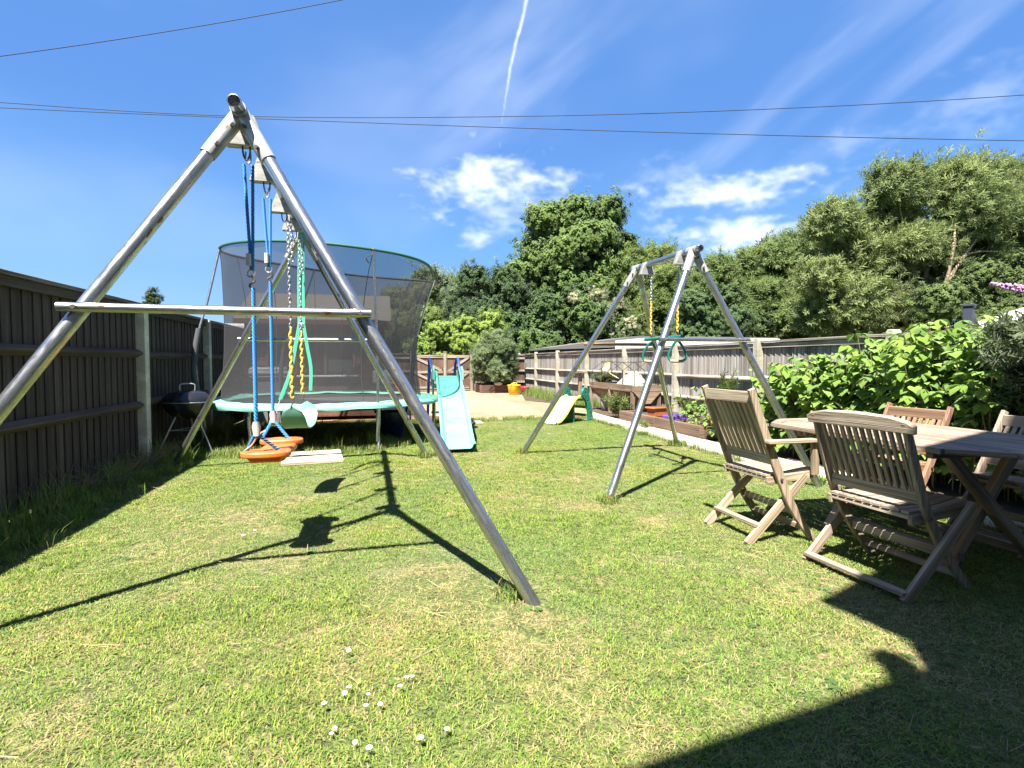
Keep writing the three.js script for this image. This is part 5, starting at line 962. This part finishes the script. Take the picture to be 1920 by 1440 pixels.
{
  // the great willow with its bare pale stems
  const t = tree('great_willow', 'huge wind-blown willow with bare pale stems at the right', { seed: 11, x: 18.1, z: -15.4, trunkR: 0.17, trunkTop: 5.4, lean: [1.2, 0.15], pale: true, kind: 'willow', size: 0.296, n: 32987, clumps: 1.9, clumpR: 1.059, cols: [[0.13, 0.185, 0.058], [0.28, 0.335, 0.12]], limbs: 22, wind: [0.8, 0.15, 0.25],
    blobs: [[1.2, 6.3, -0.4, 2.3, 1.7, 1.7], [3.6, 6.6, -0.2, 2.0, 1.6, 1.7], [-0.9, 5.3, -0.8, 1.9, 1.6, 1.5], [2.6, 4.7, -0.9, 2.6, 1.6, 1.5], [5.2, 5.0, 0.2, 1.8, 2.2, 1.7], [-1.9, 3.6, -0.8, 1.6, 1.6, 1.4], [0.4, 3.2, -1.3, 2.2, 1.7, 1.3]] });
  const st = [];
  for (const [pts, r0] of [[[[0, 0.6, 0.4], [0.35, 2.6, 0.9], [0.75, 4.3, 1.0], [1.15, 5.6, 0.9]], 0.10], [[[0.6, 3.7, 0.95], [1.2, 4.7, 1.1], [1.9, 5.5, 1.1]], 0.07], [[[0.7, 4.1, 1.0], [0.75, 5.0, 1.1], [0.95, 5.9, 1.0]], 0.06], [[[0.9, 4.6, 1.0], [1.7, 4.9, 1.15], [2.6, 4.95, 1.2]], 0.045], [[[0.3, 2.5, 0.9], [-0.3, 3.1, 1.2], [-0.6, 3.3, 1.3]], 0.035], [[[0.3, 2.3, 0.9], [0.8, 2.4, 1.2], [1.1, 2.9, 1.3]], 0.03]]) st.push(taper(pts.map((p) => V(...p)), [r0, r0 * 0.75, r0 * 0.35], 7, 14));
  mesh('bare_stems', st, M.barkPale, t).userData.kind = 'stuff';
}
tree('evergreen_hedge_tree', 'dense dark evergreen mass below the great willow at right', { seed: 12, x: 17.4, z: -12.2, trunkR: 0.14, trunkTop: 3.0, kind: 'fine', size: 0.212, n: 16965, clumps: 3.0, clumpR: 0.672, cols: [[0.05, 0.085, 0.022], [0.125, 0.175, 0.042]], mat: M.leafGloss, limbs: 8, blobs: [[0.6, 2.9, 0, 1.8, 1.6, 1.3], [2.6, 3.1, 0.2, 1.8, 1.9, 1.4], [-1.6, 2.0, 0.0, 1.6, 1.5, 1.2], [1.4, 1.5, 0.6, 2.6, 1.4, 1.2], [4.2, 2.6, 0.6, 1.6, 2.2, 1.4]] });
tree('back_willow_row', 'pale green tree glimpsed through the trampoline net', { seed: 13, x: 0.3, z: -31.0, trunkR: 0.2, trunkTop: 3.2, kind: 'fine', size: 0.353, n: 6786, clumps: 2.4, clumpR: 0.910, cols: G.yel, limbs: 8, blobs: [[0.4, 3.0, 0, 1.7, 1.7, 1.5], [1.7, 3.8, 0, 1.4, 1.9, 1.3]] });
tree('column_cypress', 'small pointed cypress top showing above the left fence', { seed: 14, x: -10.25, z: -28.4, trunkR: 0.08, trunkTop: 4.0, kind: 'fine', size: 0.155, n: 2827, clumps: 70, clumpR: 0.20, cols: [[0.045, 0.075, 0.016], [0.095, 0.135, 0.028]], limbs: 0, lift: 1.6, blobs: [[0, 3.6, 0, 0.34, 1.05, 0.34], [0, 2.6, 0, 0.42, 1.2, 0.42]] });
tree('round_shrub', 'rounded grey-green shrub growing in the far timber box', { seed: 15, category: 'shrub', x: 4.22, z: -19.9, trunkR: 0.05, trunkTop: 1.0, kind: 'willow', size: 0.169, n: 4901, clumps: 26, clumpR: 0.308, cols: [[0.085, 0.145, 0.052], [0.215, 0.285, 0.135]], limbs: 10, lift: 0.5, blobs: [[0, 1.25, 0, 0.80, 0.75, 0.75], [0.05, 1.75, 0, 0.5, 0.5, 0.5], [-0.2, 0.75, 0.1, 0.6, 0.4, 0.55]] });

// ---------------------------------------------------------------- raspberry canes: broad drooping leaves
function broadLeaf(seed) {
  const r = rng(seed), n = 6, pos = [], idx = [], prof = [0.06, 0.62, 0.95, 1.0, 0.82, 0.45, 0.02];
  for (let i = 0; i <= n; i++) { const t = i / n, w = prof[i] * 0.40 * (1 + (r() - 0.5) * 0.12), bend = -0.42 * t * t, y = bend; pos.push(-w, y + 0.10 * w + (i % 2 ? 0.012 : 0), t, 0, y - 0.02, t, w, y + 0.10 * w + (i % 2 ? 0 : 0.012), t); }
  for (let i = 0; i < n; i++) for (let k = 0; k < 2; k++) { const a = i * 3 + k; idx.push(a, a + 3, a + 1, a + 1, a + 3, a + 4); }
  const g = new THREE.BufferGeometry(); g.setAttribute('position', new THREE.Float32BufferAttribute(pos, 3)); g.setIndex(idx); g.computeVertexNormals(); return g;
}
const bigLeaves = [broadLeaf(1), broadLeaf(2), broadLeaf(3), broadLeaf(4)];
const leafCols = [[0.165, 0.285, 0.040], [0.13, 0.235, 0.038], [0.18, 0.30, 0.044], [0.215, 0.315, 0.05], [0.10, 0.19, 0.034]].map((c) => { const m = M.leaf.clone(); m.color = lin(...c); m.roughness = 0.93; return m; });
function canes(name, label, o) {
  const t = thing(name, label, 'shrub', o.x, 0, o.z), r = rng(o.seed), list = [];
  const st = [];
  for (let c = 0; c < o.canes; c++) {
    const bx = (r() - 0.5) * o.dx, bz = (r() - 0.5) * o.dz, h = o.h * (0.62 + 0.42 * r()) * (o.shape ? o.shape(bz / o.dz + 0.5) : 1);
    const lx = (r() - 0.55) * 0.5, lz = (r() - 0.5) * 0.4, P = (f) => V(bx + lx * f * f, h * f, bz + lz * f * f);
    st.push(taper([P(0), P(0.35), P(0.7), P(1)], [0.007, 0.006, 0.005, 0.003], 5, 8));
    const nl = Math.round(h * o.perM);
    for (let k = 0; k < nl; k++) {
      const f = 0.12 + 0.9 * (k + r()) / nl, p = P(Math.min(1, f)), a = -0.785 + (r() + r() + r() - 1.5) * 3.2, L = 0.05 + r() * 0.10;
      const q = p.clone().add(V(Math.sin(a) * L, 0.02 + r() * 0.03, Math.cos(a) * L));
      for (let z = 0; z < 3; z++) { const b = a + (z - 1) * 1.1 + (r() - 0.5) * 0.4, s = (z === 1 ? 0.105 : 0.082) * (0.7 + 0.6 * r()) * (o.ls || 1); list.push([q.clone(), b, s, (r() - 0.2) * 0.9, (r() - 0.5) * 0.8]); }
    }
  }
  mesh('stems', st, M.stem, t).userData.kind = 'stuff';
  const cam = V(-o.x, 1.15, -o.z);
  list.sort((a, b) => (a[0].distanceTo(cam) - a[2] * 6) - (b[0].distanceTo(cam) - b[2] * 6));
  const q = new THREE.Quaternion(), e = new THREE.Euler(), m4 = new THREE.Matrix4(), col = new THREE.Color();
  const near = list.slice(0, o.single ?? 300), rest = list.slice(o.single ?? 300);
  near.forEach(([p, b, s, tl, rl], i) => { const m = mesh('leaf', bigLeaves[i % 4], leafCols[Math.floor(r() * 5)], t); m.position.copy(p); m.rotation.set(tl, b, rl, 'YXZ'); m.scale.setScalar(s); });
  const tints5 = [[0.165, 0.285, 0.040], [0.13, 0.235, 0.038], [0.18, 0.30, 0.044], [0.215, 0.315, 0.05], [0.10, 0.19, 0.034]];
  if (rest.length) for (let v = 0; v < 2; v++) {
    const sub = rest.filter((_, i) => i % 2 === v), im = new THREE.InstancedMesh(bigLeaves[v], M.leaf, sub.length); im.name = 'foliage'; im.userData.kind = 'stuff'; im.castShadow = im.receiveShadow = true;
    sub.forEach(([p, b, s, tl, rl], i) => { e.set(tl, b, rl, 'YXZ'); q.setFromEuler(e); m4.compose(p, q, V(s, s, s)); im.setMatrixAt(i, m4); const c = tints5[Math.floor(r() * 5)], k = 0.85 + r() * 0.3; im.setColorAt(i, col.setRGB(c[0] * k, c[1] * k, c[2] * k)); });
    t.add(im);
  }
}
canes('raspberry_bush', 'wide bright green raspberry bush filling the bed behind the table', { seed: 21, x: 5.25, z: -4.72, dx: 0.75, dz: 2.9, h: 1.48, canes: 230, perM: 18, shape: (f) => mix(0.70, 1.0, smooth(0.0, 0.7, f)) });
canes('young_raspberry_plant', 'young leafy raspberry plant beside the end of the sleeper bed', { seed: 22, x: 4.95, z: -6.85, dx: 0.5, dz: 0.5, h: 0.80, canes: 12, perM: 15, single: 80, ls: 0.85 });
canes('low_bean_plant', 'low leafy green plant behind the high-backed armchair', { seed: 23, x: 5.2, z: -7.6, dx: 0.6, dz: 0.9, h: 0.62, canes: 16, perM: 15, single: 60, ls: 0.75 });
// weeds with narrow leaves
function weed(label, x, y, z, n, h, seed, cols, size = 0.16) {
  const t = thing('leafy_weed', label, 'weed', x, y, z), r = rng(seed), st = [], list = [];
  for (let i = 0; i < n; i++) { const a = r() * 6.283, d = r() * 0.16, e = V(Math.cos(a) * (d + 0.12), h * (0.5 + 0.6 * r()), Math.sin(a) * (d + 0.12)); st.push(taper([V(Math.cos(a) * d * 0.4, -0.02, Math.sin(a) * d * 0.4), e.clone().multiplyScalar(0.5), e], [0.005, 0.004, 0.002], 5, 6)); for (let k = 0; k < 7; k++) { const f = 0.25 + k * 0.12; list.push([e.clone().multiplyScalar(f), V(Math.cos(a) * 0.5 + (r() - 0.5), 0.9, Math.sin(a) * 0.5 + (r() - 0.5)).normalize(), size * (0.7 + 0.5 * r()), [x, k * 0.1, z]]); } }
  mesh('stems', st, M.stem, t).userData.kind = 'stuff'; instLeaves(t, 'foliage', list, 'willow', cols, r);
}
weed('leafy green weed sprouting beside the trough planter legs', 4.78, 0, -10.35, 12, 0.42, 31, [[0.10, 0.15, 0.03], [0.17, 0.22, 0.05]]);
weed('small weed growing at the foot of the sleeper edging', 4.55, 0, -8.5, 5, 0.14, 32, [[0.10, 0.15, 0.03], [0.17, 0.22, 0.05]], 0.1);
weed('leafy weed between the terracotta trough pot and the fence', 5.45, 0.15, -8.6, 7, 0.3, 33, [[0.09, 0.14, 0.03], [0.16, 0.21, 0.05]]);
weed('leafy weed under the wire frame in the trough planter', 5.3, 0.58, -12.25, 8, 0.3, 34, [[0.07, 0.12, 0.03], [0.13, 0.18, 0.05]]);
weed('green climber tip standing against the far edge of the armchair', 4.9, 0.5, -7.0, 4, 0.5, 35, [[0.10, 0.16, 0.03], [0.18, 0.24, 0.05]]);
// buddleia at the right edge
{
  const t = tree('buddleia_bush', 'grey-green buddleia bush with purple flower spikes at the right edge', { seed: 41, category: 'shrub', x: 5.05, z: -2.75, trunkR: 0.035, trunkTop: 1.0, kind: 'willow', size: 0.134, n: 3204, clumps: 40, clumpR: 0.280, cols: [[0.060, 0.090, 0.045], [0.14, 0.175, 0.085]], limbs: 16, wind: [-0.2, 0.1, -0.2], blobs: [[0, 1.15, 0, 0.5, 0.6, 0.5], [0.2, 0.6, 0.1, 0.55, 0.5, 0.5], [0.1, 1.6, 0.1, 0.35, 0.35, 0.4]] });
  const fm = new THREE.MeshStandardMaterial({ color: lin(0.40, 0.22, 0.42), roughness: 0.9 });
  const spike = (x, y, z, dx, dy, dz, L) => { const r = rng(Math.round(x * 1000 + y * 77)), gs = [], d = V(dx, dy, dz).normalize(); for (let i = 0; i < 130; i++) { const f = i / 130, w = 0.034 * (1 - f) + 0.006, a = r() * 6.283, p = V(x, y, z).addScaledVector(d, f * L).add(V((r() - 0.5), (r() - 0.5), (r() - 0.5)).normalize().multiplyScalar(w)); gs.push(new THREE.IcosahedronGeometry(0.008 + r() * 0.004, 0).translate(p.x, p.y, p.z)); } mesh('flower_spike', gs, fm, t); };
  spike(-0.22, 1.70, -0.33, -0.9, 0.25, -0.5, 0.26); spike(-0.1, 1.62, -0.05, -0.8, -0.1, -0.5, 0.2);
}

// ================================================================== grass
function grassPatch(seed, n, rad, h0, h1, w, straw, lean) {
  const r = rng(seed), pos = [], col = [], idx = [];
  for (let i = 0; i < n; i++) {
    const a = r() * 6.283, d = Math.sqrt(r()) * rad, x = Math.cos(a) * d, z = Math.sin(a) * d, h = mix(h0, h1, r()), b = r() * 6.283, ww = w * (0.7 + 0.6 * r()) / 2, l = h * lean * (0.3 + 0.9 * r()), dx = Math.cos(b), dz = Math.sin(b), s = pos.length / 3;
    const sx = -dz * ww, sz = dx * ww;
    pos.push(x - sx, 0, z - sz, x + sx, 0, z + sz, x + dx * l * 0.4 - sx * 0.8, h * 0.6, z + dz * l * 0.4 - sz * 0.8, x + dx * l * 0.4 + sx * 0.8, h * 0.6, z + dz * l * 0.4 + sz * 0.8, x + dx * l, h * (1 - 0.12 * lean), z + dz * l);
    idx.push(s, s + 1, s + 2, s + 1, s + 3, s + 2, s + 2, s + 3, s + 4);
    const k = 0.75 + r() * 0.5, c = r() < straw ? [0.34 * k, 0.285 * k, 0.14 * k] : r() < 0.35 ? [0.205 * k, 0.28 * k, 0.045 * k] : [0.115 * k, 0.205 * k, 0.034 * k];
    for (let q = 0; q < 5; q++) col.push(c[0], c[1], c[2]);
  }
  const g = new THREE.BufferGeometry(); g.setAttribute('position', new THREE.Float32BufferAttribute(pos, 3)); g.setAttribute('color', new THREE.Float32BufferAttribute(col, 3)); g.setIndex(idx); g.computeVertexNormals(); return g;
}
const grassMat = new THREE.MeshPhysicalMaterial({ vertexColors: true, color: 0xffffff, roughness: 0.95, transmission: 0.3, thickness: 0, side: THREE.DoubleSide, specularIntensity: 0.4 });
const dryAt = [[0.26, -2.72, 0.36, 1.5], [0.42, -2.42, 0.44, 1.2], [-0.68, -4.8, 0.16, 1.6], [1.55, -4.05, 0.22, 1.7], [1.9, -3.55, 0.16, 1.5], [-0.04, -2.14, 0.3, 0.6], [0.45, -1.52, 0.18, 0.7], [0.65, -2.2, 0.25, 0.8], [0.79, -1.38, 0.12, 1.0], [-0.83, -5.25, 0.25, 0.7], [2.1, -5.1, 0.3, 0.6], [0.48, -1.93, 0.22, 0.5], [2.1, -1.4, 0.35, 0.7], [1.25, -6.6, 0.3, 0.6], [0.62, -6.5, 0.25, 0.7], [2.3, -1.7, 0.4, 0.5], [3.3, -9.3, 0.5, 0.5], [2.1, -8.2, 0.5, 0.3]];
function dryness(x, z) { let d = (fbm(x * 0.9 + 11, z * 0.9 + 5, 201, 4) - 0.5) * 1.9 + (fbm(x * 5 + 3, z * 5, 203, 3) - 0.5) * 1.2 + 0.28; for (const [a, b, s, k] of dryAt) { const q = ((x - a) ** 2 + (z - b) ** 2) / (s * s); if (q < 6) d += k * 0.75 * Math.exp(-q); } return d; }
function onLawn(x, z) {
  if (x < -2.56 || x > 4.04 || z > 0.9) return false;
  const far = x < 0.2 ? -10.9 : x < 1.7 ? mix(-10.95, -10.3, (x - 0.2) / 1.5) : x < 3.2 ? mix(-10.3, -10.6, (x - 1.7) / 1.5) : mix(-10.6, -9.7, (x - 3.2) / 0.84);
  if (z < far + 0.06 * Math.sin(x * 9) + 0.05 * Math.sin(x * 23)) return false;
  const bx = x + 0.785, bz = z + 6.70; if (Math.abs(bx) < 0.33 && Math.abs(bz) < 0.35) return false;
  return true;
}
const seenFrom = (x, z, m) => z < 0.3 && x < -z * 1.62 + 0.6 + m && x > z * 0.60 - 0.6 - m;
{
  const r = rng(301), lawn = new THREE.Group(); lawn.name = 'lawn_grass'; tag(lawn, 'mown lawn grass with dry straw patches', 'grass', null, 'stuff'); scene.add(lawn);
  const kinds = [
    ...[1, 2, 3, 4].map((s) => grassPatch(s, 78, 0.057, 0.006, 0.018, 0.0030, 0.12, 1.6)),
    ...[5, 6, 7].map((s) => grassPatch(s, 72, 0.057, 0.005, 0.016, 0.0030, 0.36, 1.9)),
    ...[8, 9, 10].map((s) => grassPatch(s, 60, 0.057, 0.004, 0.012, 0.0030, 0.78, 2.6)),
    ...[11, 12].map((s) => grassPatch(s, 44, 0.05, 0.010, 0.027, 0.0036, 0.08, 1.5))];
  const lists = kinds.map(() => []);
  const step = 0.057;
  for (let z = 0.3; z > -11; z -= step) for (let x = -2.6; x < 4.1; x += step) {
    const px = x + (r() - 0.5) * step * 1.5, pz = z + (r() - 0.5) * step * 1.5, q1 = r(), q2 = r(), q3 = r(), q4 = r();
    if (!seenFrom(px, pz, 1.0) || !onLawn(px, pz)) continue;
    const d = dryness(px, pz) + (q1 - 0.5) * 0.5;
    const tuft = fbm(px * 3 + 40, pz * 3, 205, 3);
    let k; if (d > 0.85) { if (q2 < (d > 1.25 ? 0.6 : 0.22)) continue; k = 7 + Math.floor(q3 * 3); } else if (d > 0.38) k = 4 + Math.floor(q3 * 3); else k = tuft > 0.60 && q2 < 0.5 ? 10 + Math.floor(q3 * 2) : Math.floor(q3 * 4);
    lists[k].push([px, pz, q4, fbm(px * 1.6, pz * 1.6, 207, 3), d]);
  }
  const m4 = new THREE.Matrix4(), q = new THREE.Quaternion(), col = new THREE.Color();
  lists.forEach((L, i) => {
    if (!L.length) return;
    const im = new THREE.InstancedMesh(kinds[i], grassMat, L.length); im.name = 'grass'; im.userData.kind = 'stuff'; im.castShadow = im.receiveShadow = true;
    L.forEach(([x, z, a, n], j) => { q.setFromAxisAngle(V(0, 1, 0), a * 6.283); const s = 0.85 + 0.35 * n; m4.compose(V(x, 0.0, z), q, V(s, s * (0.8 + 0.5 * n), s)); im.setMatrixAt(j, m4); const b = 0.86 + 0.30 * hash2(Math.round(x * 700), Math.round(z * 700), 3), y = (n - 0.5) * 0.5; im.setColorAt(j, col.setRGB(b * (1 + y), b * (1 + y * 0.4), b * (1 - y * 0.6))); });
    lawn.add(im);
  });
  // long uncut grass: by the left fence, round the legs, under the trampoline and along the right fence
  const long = new THREE.Group(); long.name = 'long_grass'; tag(long, 'long uncut grass along the fences and round the swing legs', 'grass', null, 'stuff'); scene.add(long);
  const lk = [grassPatch(21, 26, 0.06, 0.06, 0.14, 0.0042, 0.08, 0.8), grassPatch(22, 26, 0.06, 0.05, 0.12, 0.0042, 0.15, 1.0), grassPatch(23, 16, 0.06, 0.14, 0.32, 0.004, 0.35, 0.6), grassPatch(24, 22, 0.05, 0.05, 0.11, 0.004, 0.15, 1.0)];
  const ll = lk.map(() => []);
  const put = (x, z, k) => ll[k].push([x, z, r(), r(), 0]);
  for (let i = 0; i < 1000; i++) { const z = -0.8 - r() * 9.4, x = -2.55 + Math.pow(r(), 2.0) * 0.5; put(x, z, r() < 0.12 ? 2 : r() < 0.6 ? 0 : 1); }
  for (let i = 0; i < 900; i++) { const a = r() * 6.283, d = Math.sqrt(r()) * 1.75; put(-0.8 + Math.cos(a) * d, -8.65 + Math.sin(a) * d, r() < 0.05 ? 2 : r() < 0.5 ? 3 : 1); }
  for (let i = 0; i < 240; i++) { const x = -2.3 + r() * 1.6, z = -6.95 - r() * 0.5; if (Math.abs(x + 0.785) > 0.4) put(x, z, r() < 0.6 ? 3 : 1); }
  for (const [x, z, n, s] of [[0.63, -2.50, 6, 0.06], [-2.17, -6.5, 30, 0.14], [0.545, -6.53, 18, 0.10], [1.80, -4.05, 6, 0.06], [1.74, -6.52, 8, 0.08], [3.95, -6.6, 10, 0.09], [-0.02, -7.5, 34, 0.16], [-1.54, -8.1, 14, 0.12]]) for (let i = 0; i < n; i++) { const a = r() * 6.283, d = Math.sqrt(r()) * s; put(x + Math.cos(a) * d, z + Math.sin(a) * d, i % 5 === 0 && s > 0.12 ? 2 : i % 2 ? 3 : 1); }
  for (let i = 0; i < 700; i++) { const z = -12.9 - r() * 7.2, x = mix(4.75, 5.7, Math.pow(r(), 0.7)); put(x, z, r() < 0.45 ? 2 : r() < 0.5 ? 0 : 1); }
  for (let i = 0; i < 260; i++) { const z = 0.5 - r() * 11, x = 3.99 + r() * 0.10; put(x, z, 3); }
  for (let i = 0; i < 160; i++) { const x = 1.0 + r() * 3.0; put(x, -10.25 + (r() - 0.5) * 0.5 - (x > 1.7 && x < 3.3 ? 0.15 : 0), 3); }
  lk.forEach((g, i) => { if (!ll[i].length) return; const im = new THREE.InstancedMesh(g, grassMat, ll[i].length); im.name = 'grass'; im.userData.kind = 'stuff'; im.castShadow = im.receiveShadow = true;
    ll[i].forEach(([x, z, a, n], j) => { q.setFromAxisAngle(V(0, 1, 0), a * 6.283); const s = 0.8 + 0.5 * n; m4.compose(V(x, -0.005, z), q, V(s, s, s)); im.setMatrixAt(j, m4); const b = 0.75 + 0.35 * n; im.setColorAt(j, col.setRGB(b, b, b)); }); long.add(im); });
  // plantain and clover rosettes in the turf, and loose straw left by the mower
  { const ros = []; for (let k = 0; k < 7; k++) { const g = bigLeaves[k % 4].clone(); g.scale(0.8, 0.7, 1).rotateX(0.15 - 0.5 * (k % 3) * 0.3).rotateY(k * 0.95); ros.push(g); } const g = merge(ros);
    const im = new THREE.InstancedMesh(g, M.leaf, 330); im.name = 'rosette'; im.userData.kind = 'stuff'; im.castShadow = im.receiveShadow = true; let n = 0;
    while (n < 330) { const cx = -2.2 + r() * 6, cz = -0.9 - r() * 6.5, m = 2 + Math.floor(r() * 7); if (!onLawn(cx, cz)) continue; for (let k = 0; k < m && n < 330; k++) { const s = 0.010 + r() * 0.016; q.setFromAxisAngle(V(0, 1, 0), r() * 6.283); m4.compose(V(cx + (r() - 0.5) * 0.22, 0.008 + r() * 0.006, cz + (r() - 0.5) * 0.22), q, V(s, s, s)); im.setMatrixAt(n, m4); const b = 0.8 + r() * 0.5; im.setColorAt(n++, col.setRGB(0.085 * b, 0.155 * b, 0.03 * b)); } }
    lawn.add(im);
    const sg = new THREE.CylinderGeometry(0.0011, 0.0009, 1, 4).rotateZ(Math.PI / 2), st = new THREE.InstancedMesh(sg, new THREE.MeshStandardMaterial({ color: 0xffffff, roughness: 0.9 }), 520); st.name = 'straw'; st.userData.kind = 'stuff'; st.castShadow = st.receiveShadow = true; n = 0;
    while (n < 520) { const x = -2.2 + r() * 6, z = -0.9 - r() * 6; if (!onLawn(x, z) || dryness(x, z) < 0.25 + r() * 0.3) continue; const e = new THREE.Euler((r() - 0.5) * 0.2, r() * 6.283, (r() - 0.5) * 0.5); q.setFromEuler(e); m4.compose(V(x, 0.014 + r() * 0.008, z), q, V(0.03 + r() * 0.09, 1, 1)); st.setMatrixAt(n, m4); const b = 0.8 + r() * 0.5; st.setColorAt(n++, col.setRGB(0.40 * b, 0.32 * b, 0.17 * b)); }
    lawn.add(st); }
  // dry stalks gathered at the foot of the left fence
  const stalks = []; for (let i = 0; i < 130; i++) { const z = -5.2 - r() * 2.0, x = -2.54 + r() * 0.2, a = r() * 6.283, L = 0.10 + r() * 0.22, e = r() * 0.8; stalks.push(taper([V(x, 0.06, z), V(x + Math.cos(a) * L * 0.5, 0.10 + e * 0.10, z + Math.sin(a) * L * 0.5), V(x + Math.cos(a) * L, 0.08 + e * 0.2, z + Math.sin(a) * L)], [0.003, 0.0025, 0.0015], 4, 5)); }
  const sk = mesh('dry_stalks', stalks, new THREE.MeshStandardMaterial({ color: lin(0.22, 0.15, 0.10), roughness: 0.95 }), scene); tag(sk, 'tangle of dry brown stalks at the foot of the left fence', 'plant litter', null, 'stuff');
}
// daisies
{
  const pet = new THREE.MeshStandardMaterial({ color: lin(0.78, 0.78, 0.76), roughness: 0.7, side: THREE.DoubleSide }), eye = new THREE.MeshStandardMaterial({ color: lin(0.72, 0.48, 0.04), roughness: 0.8 });
  const spots = [[-0.115, -1.895], [-0.128, -1.872], [-0.051, -1.841], [-0.057, -1.78], [-0.011, -1.782], [0.055, -1.854], [0.08, -1.917], [0.10, -1.909], [-0.189, -1.812], [-0.147, -1.698], [-0.155, -1.672], [-0.083, -1.617], [-0.042, -1.57], [0.187, -1.597], [0.106, -1.577], [-0.872, -3.754], [-0.82, -3.84], [-0.13, -2.152]];
  const r = rng(55); let proto;
  spots.forEach(([x, z], i) => {
    if (!proto) {
      proto = thing('daisy', 'small white daisy flower in the near lawn', 'flower', x, 0, z, 0, 'daisies in the lawn'); proto.scale.setScalar(0.7);
      const gs = []; for (let k = 0; k < 13; k++) { const g = new THREE.CircleGeometry(0.0026, 5); g.scale(1, 2.1, 1).translate(0, 0.0085, 0).rotateX(-Math.PI / 2 + 0.25).rotateY(k / 13 * 6.283); gs.push(g.translate(0, 0.046, 0)); }
      mesh('petals', gs, pet, proto); mesh('eye', new THREE.SphereGeometry(0.0042, 8, 6).scale(1, 0.6, 1).translate(0, 0.047, 0), eye, proto); mesh('stalk', pole(V(0, -0.005, 0), V(0, 0.045, 0), 0.0008, 0.0008, 5), M.stem, proto);
    } else { const c = dup(proto, null, x, 0, z, r() * 6.28); c.rotation.x = (r() - 0.3) * 0.5; c.scale.setScalar(0.55 + r() * 0.25); }
  });
}
renderer.render(scene, camera);
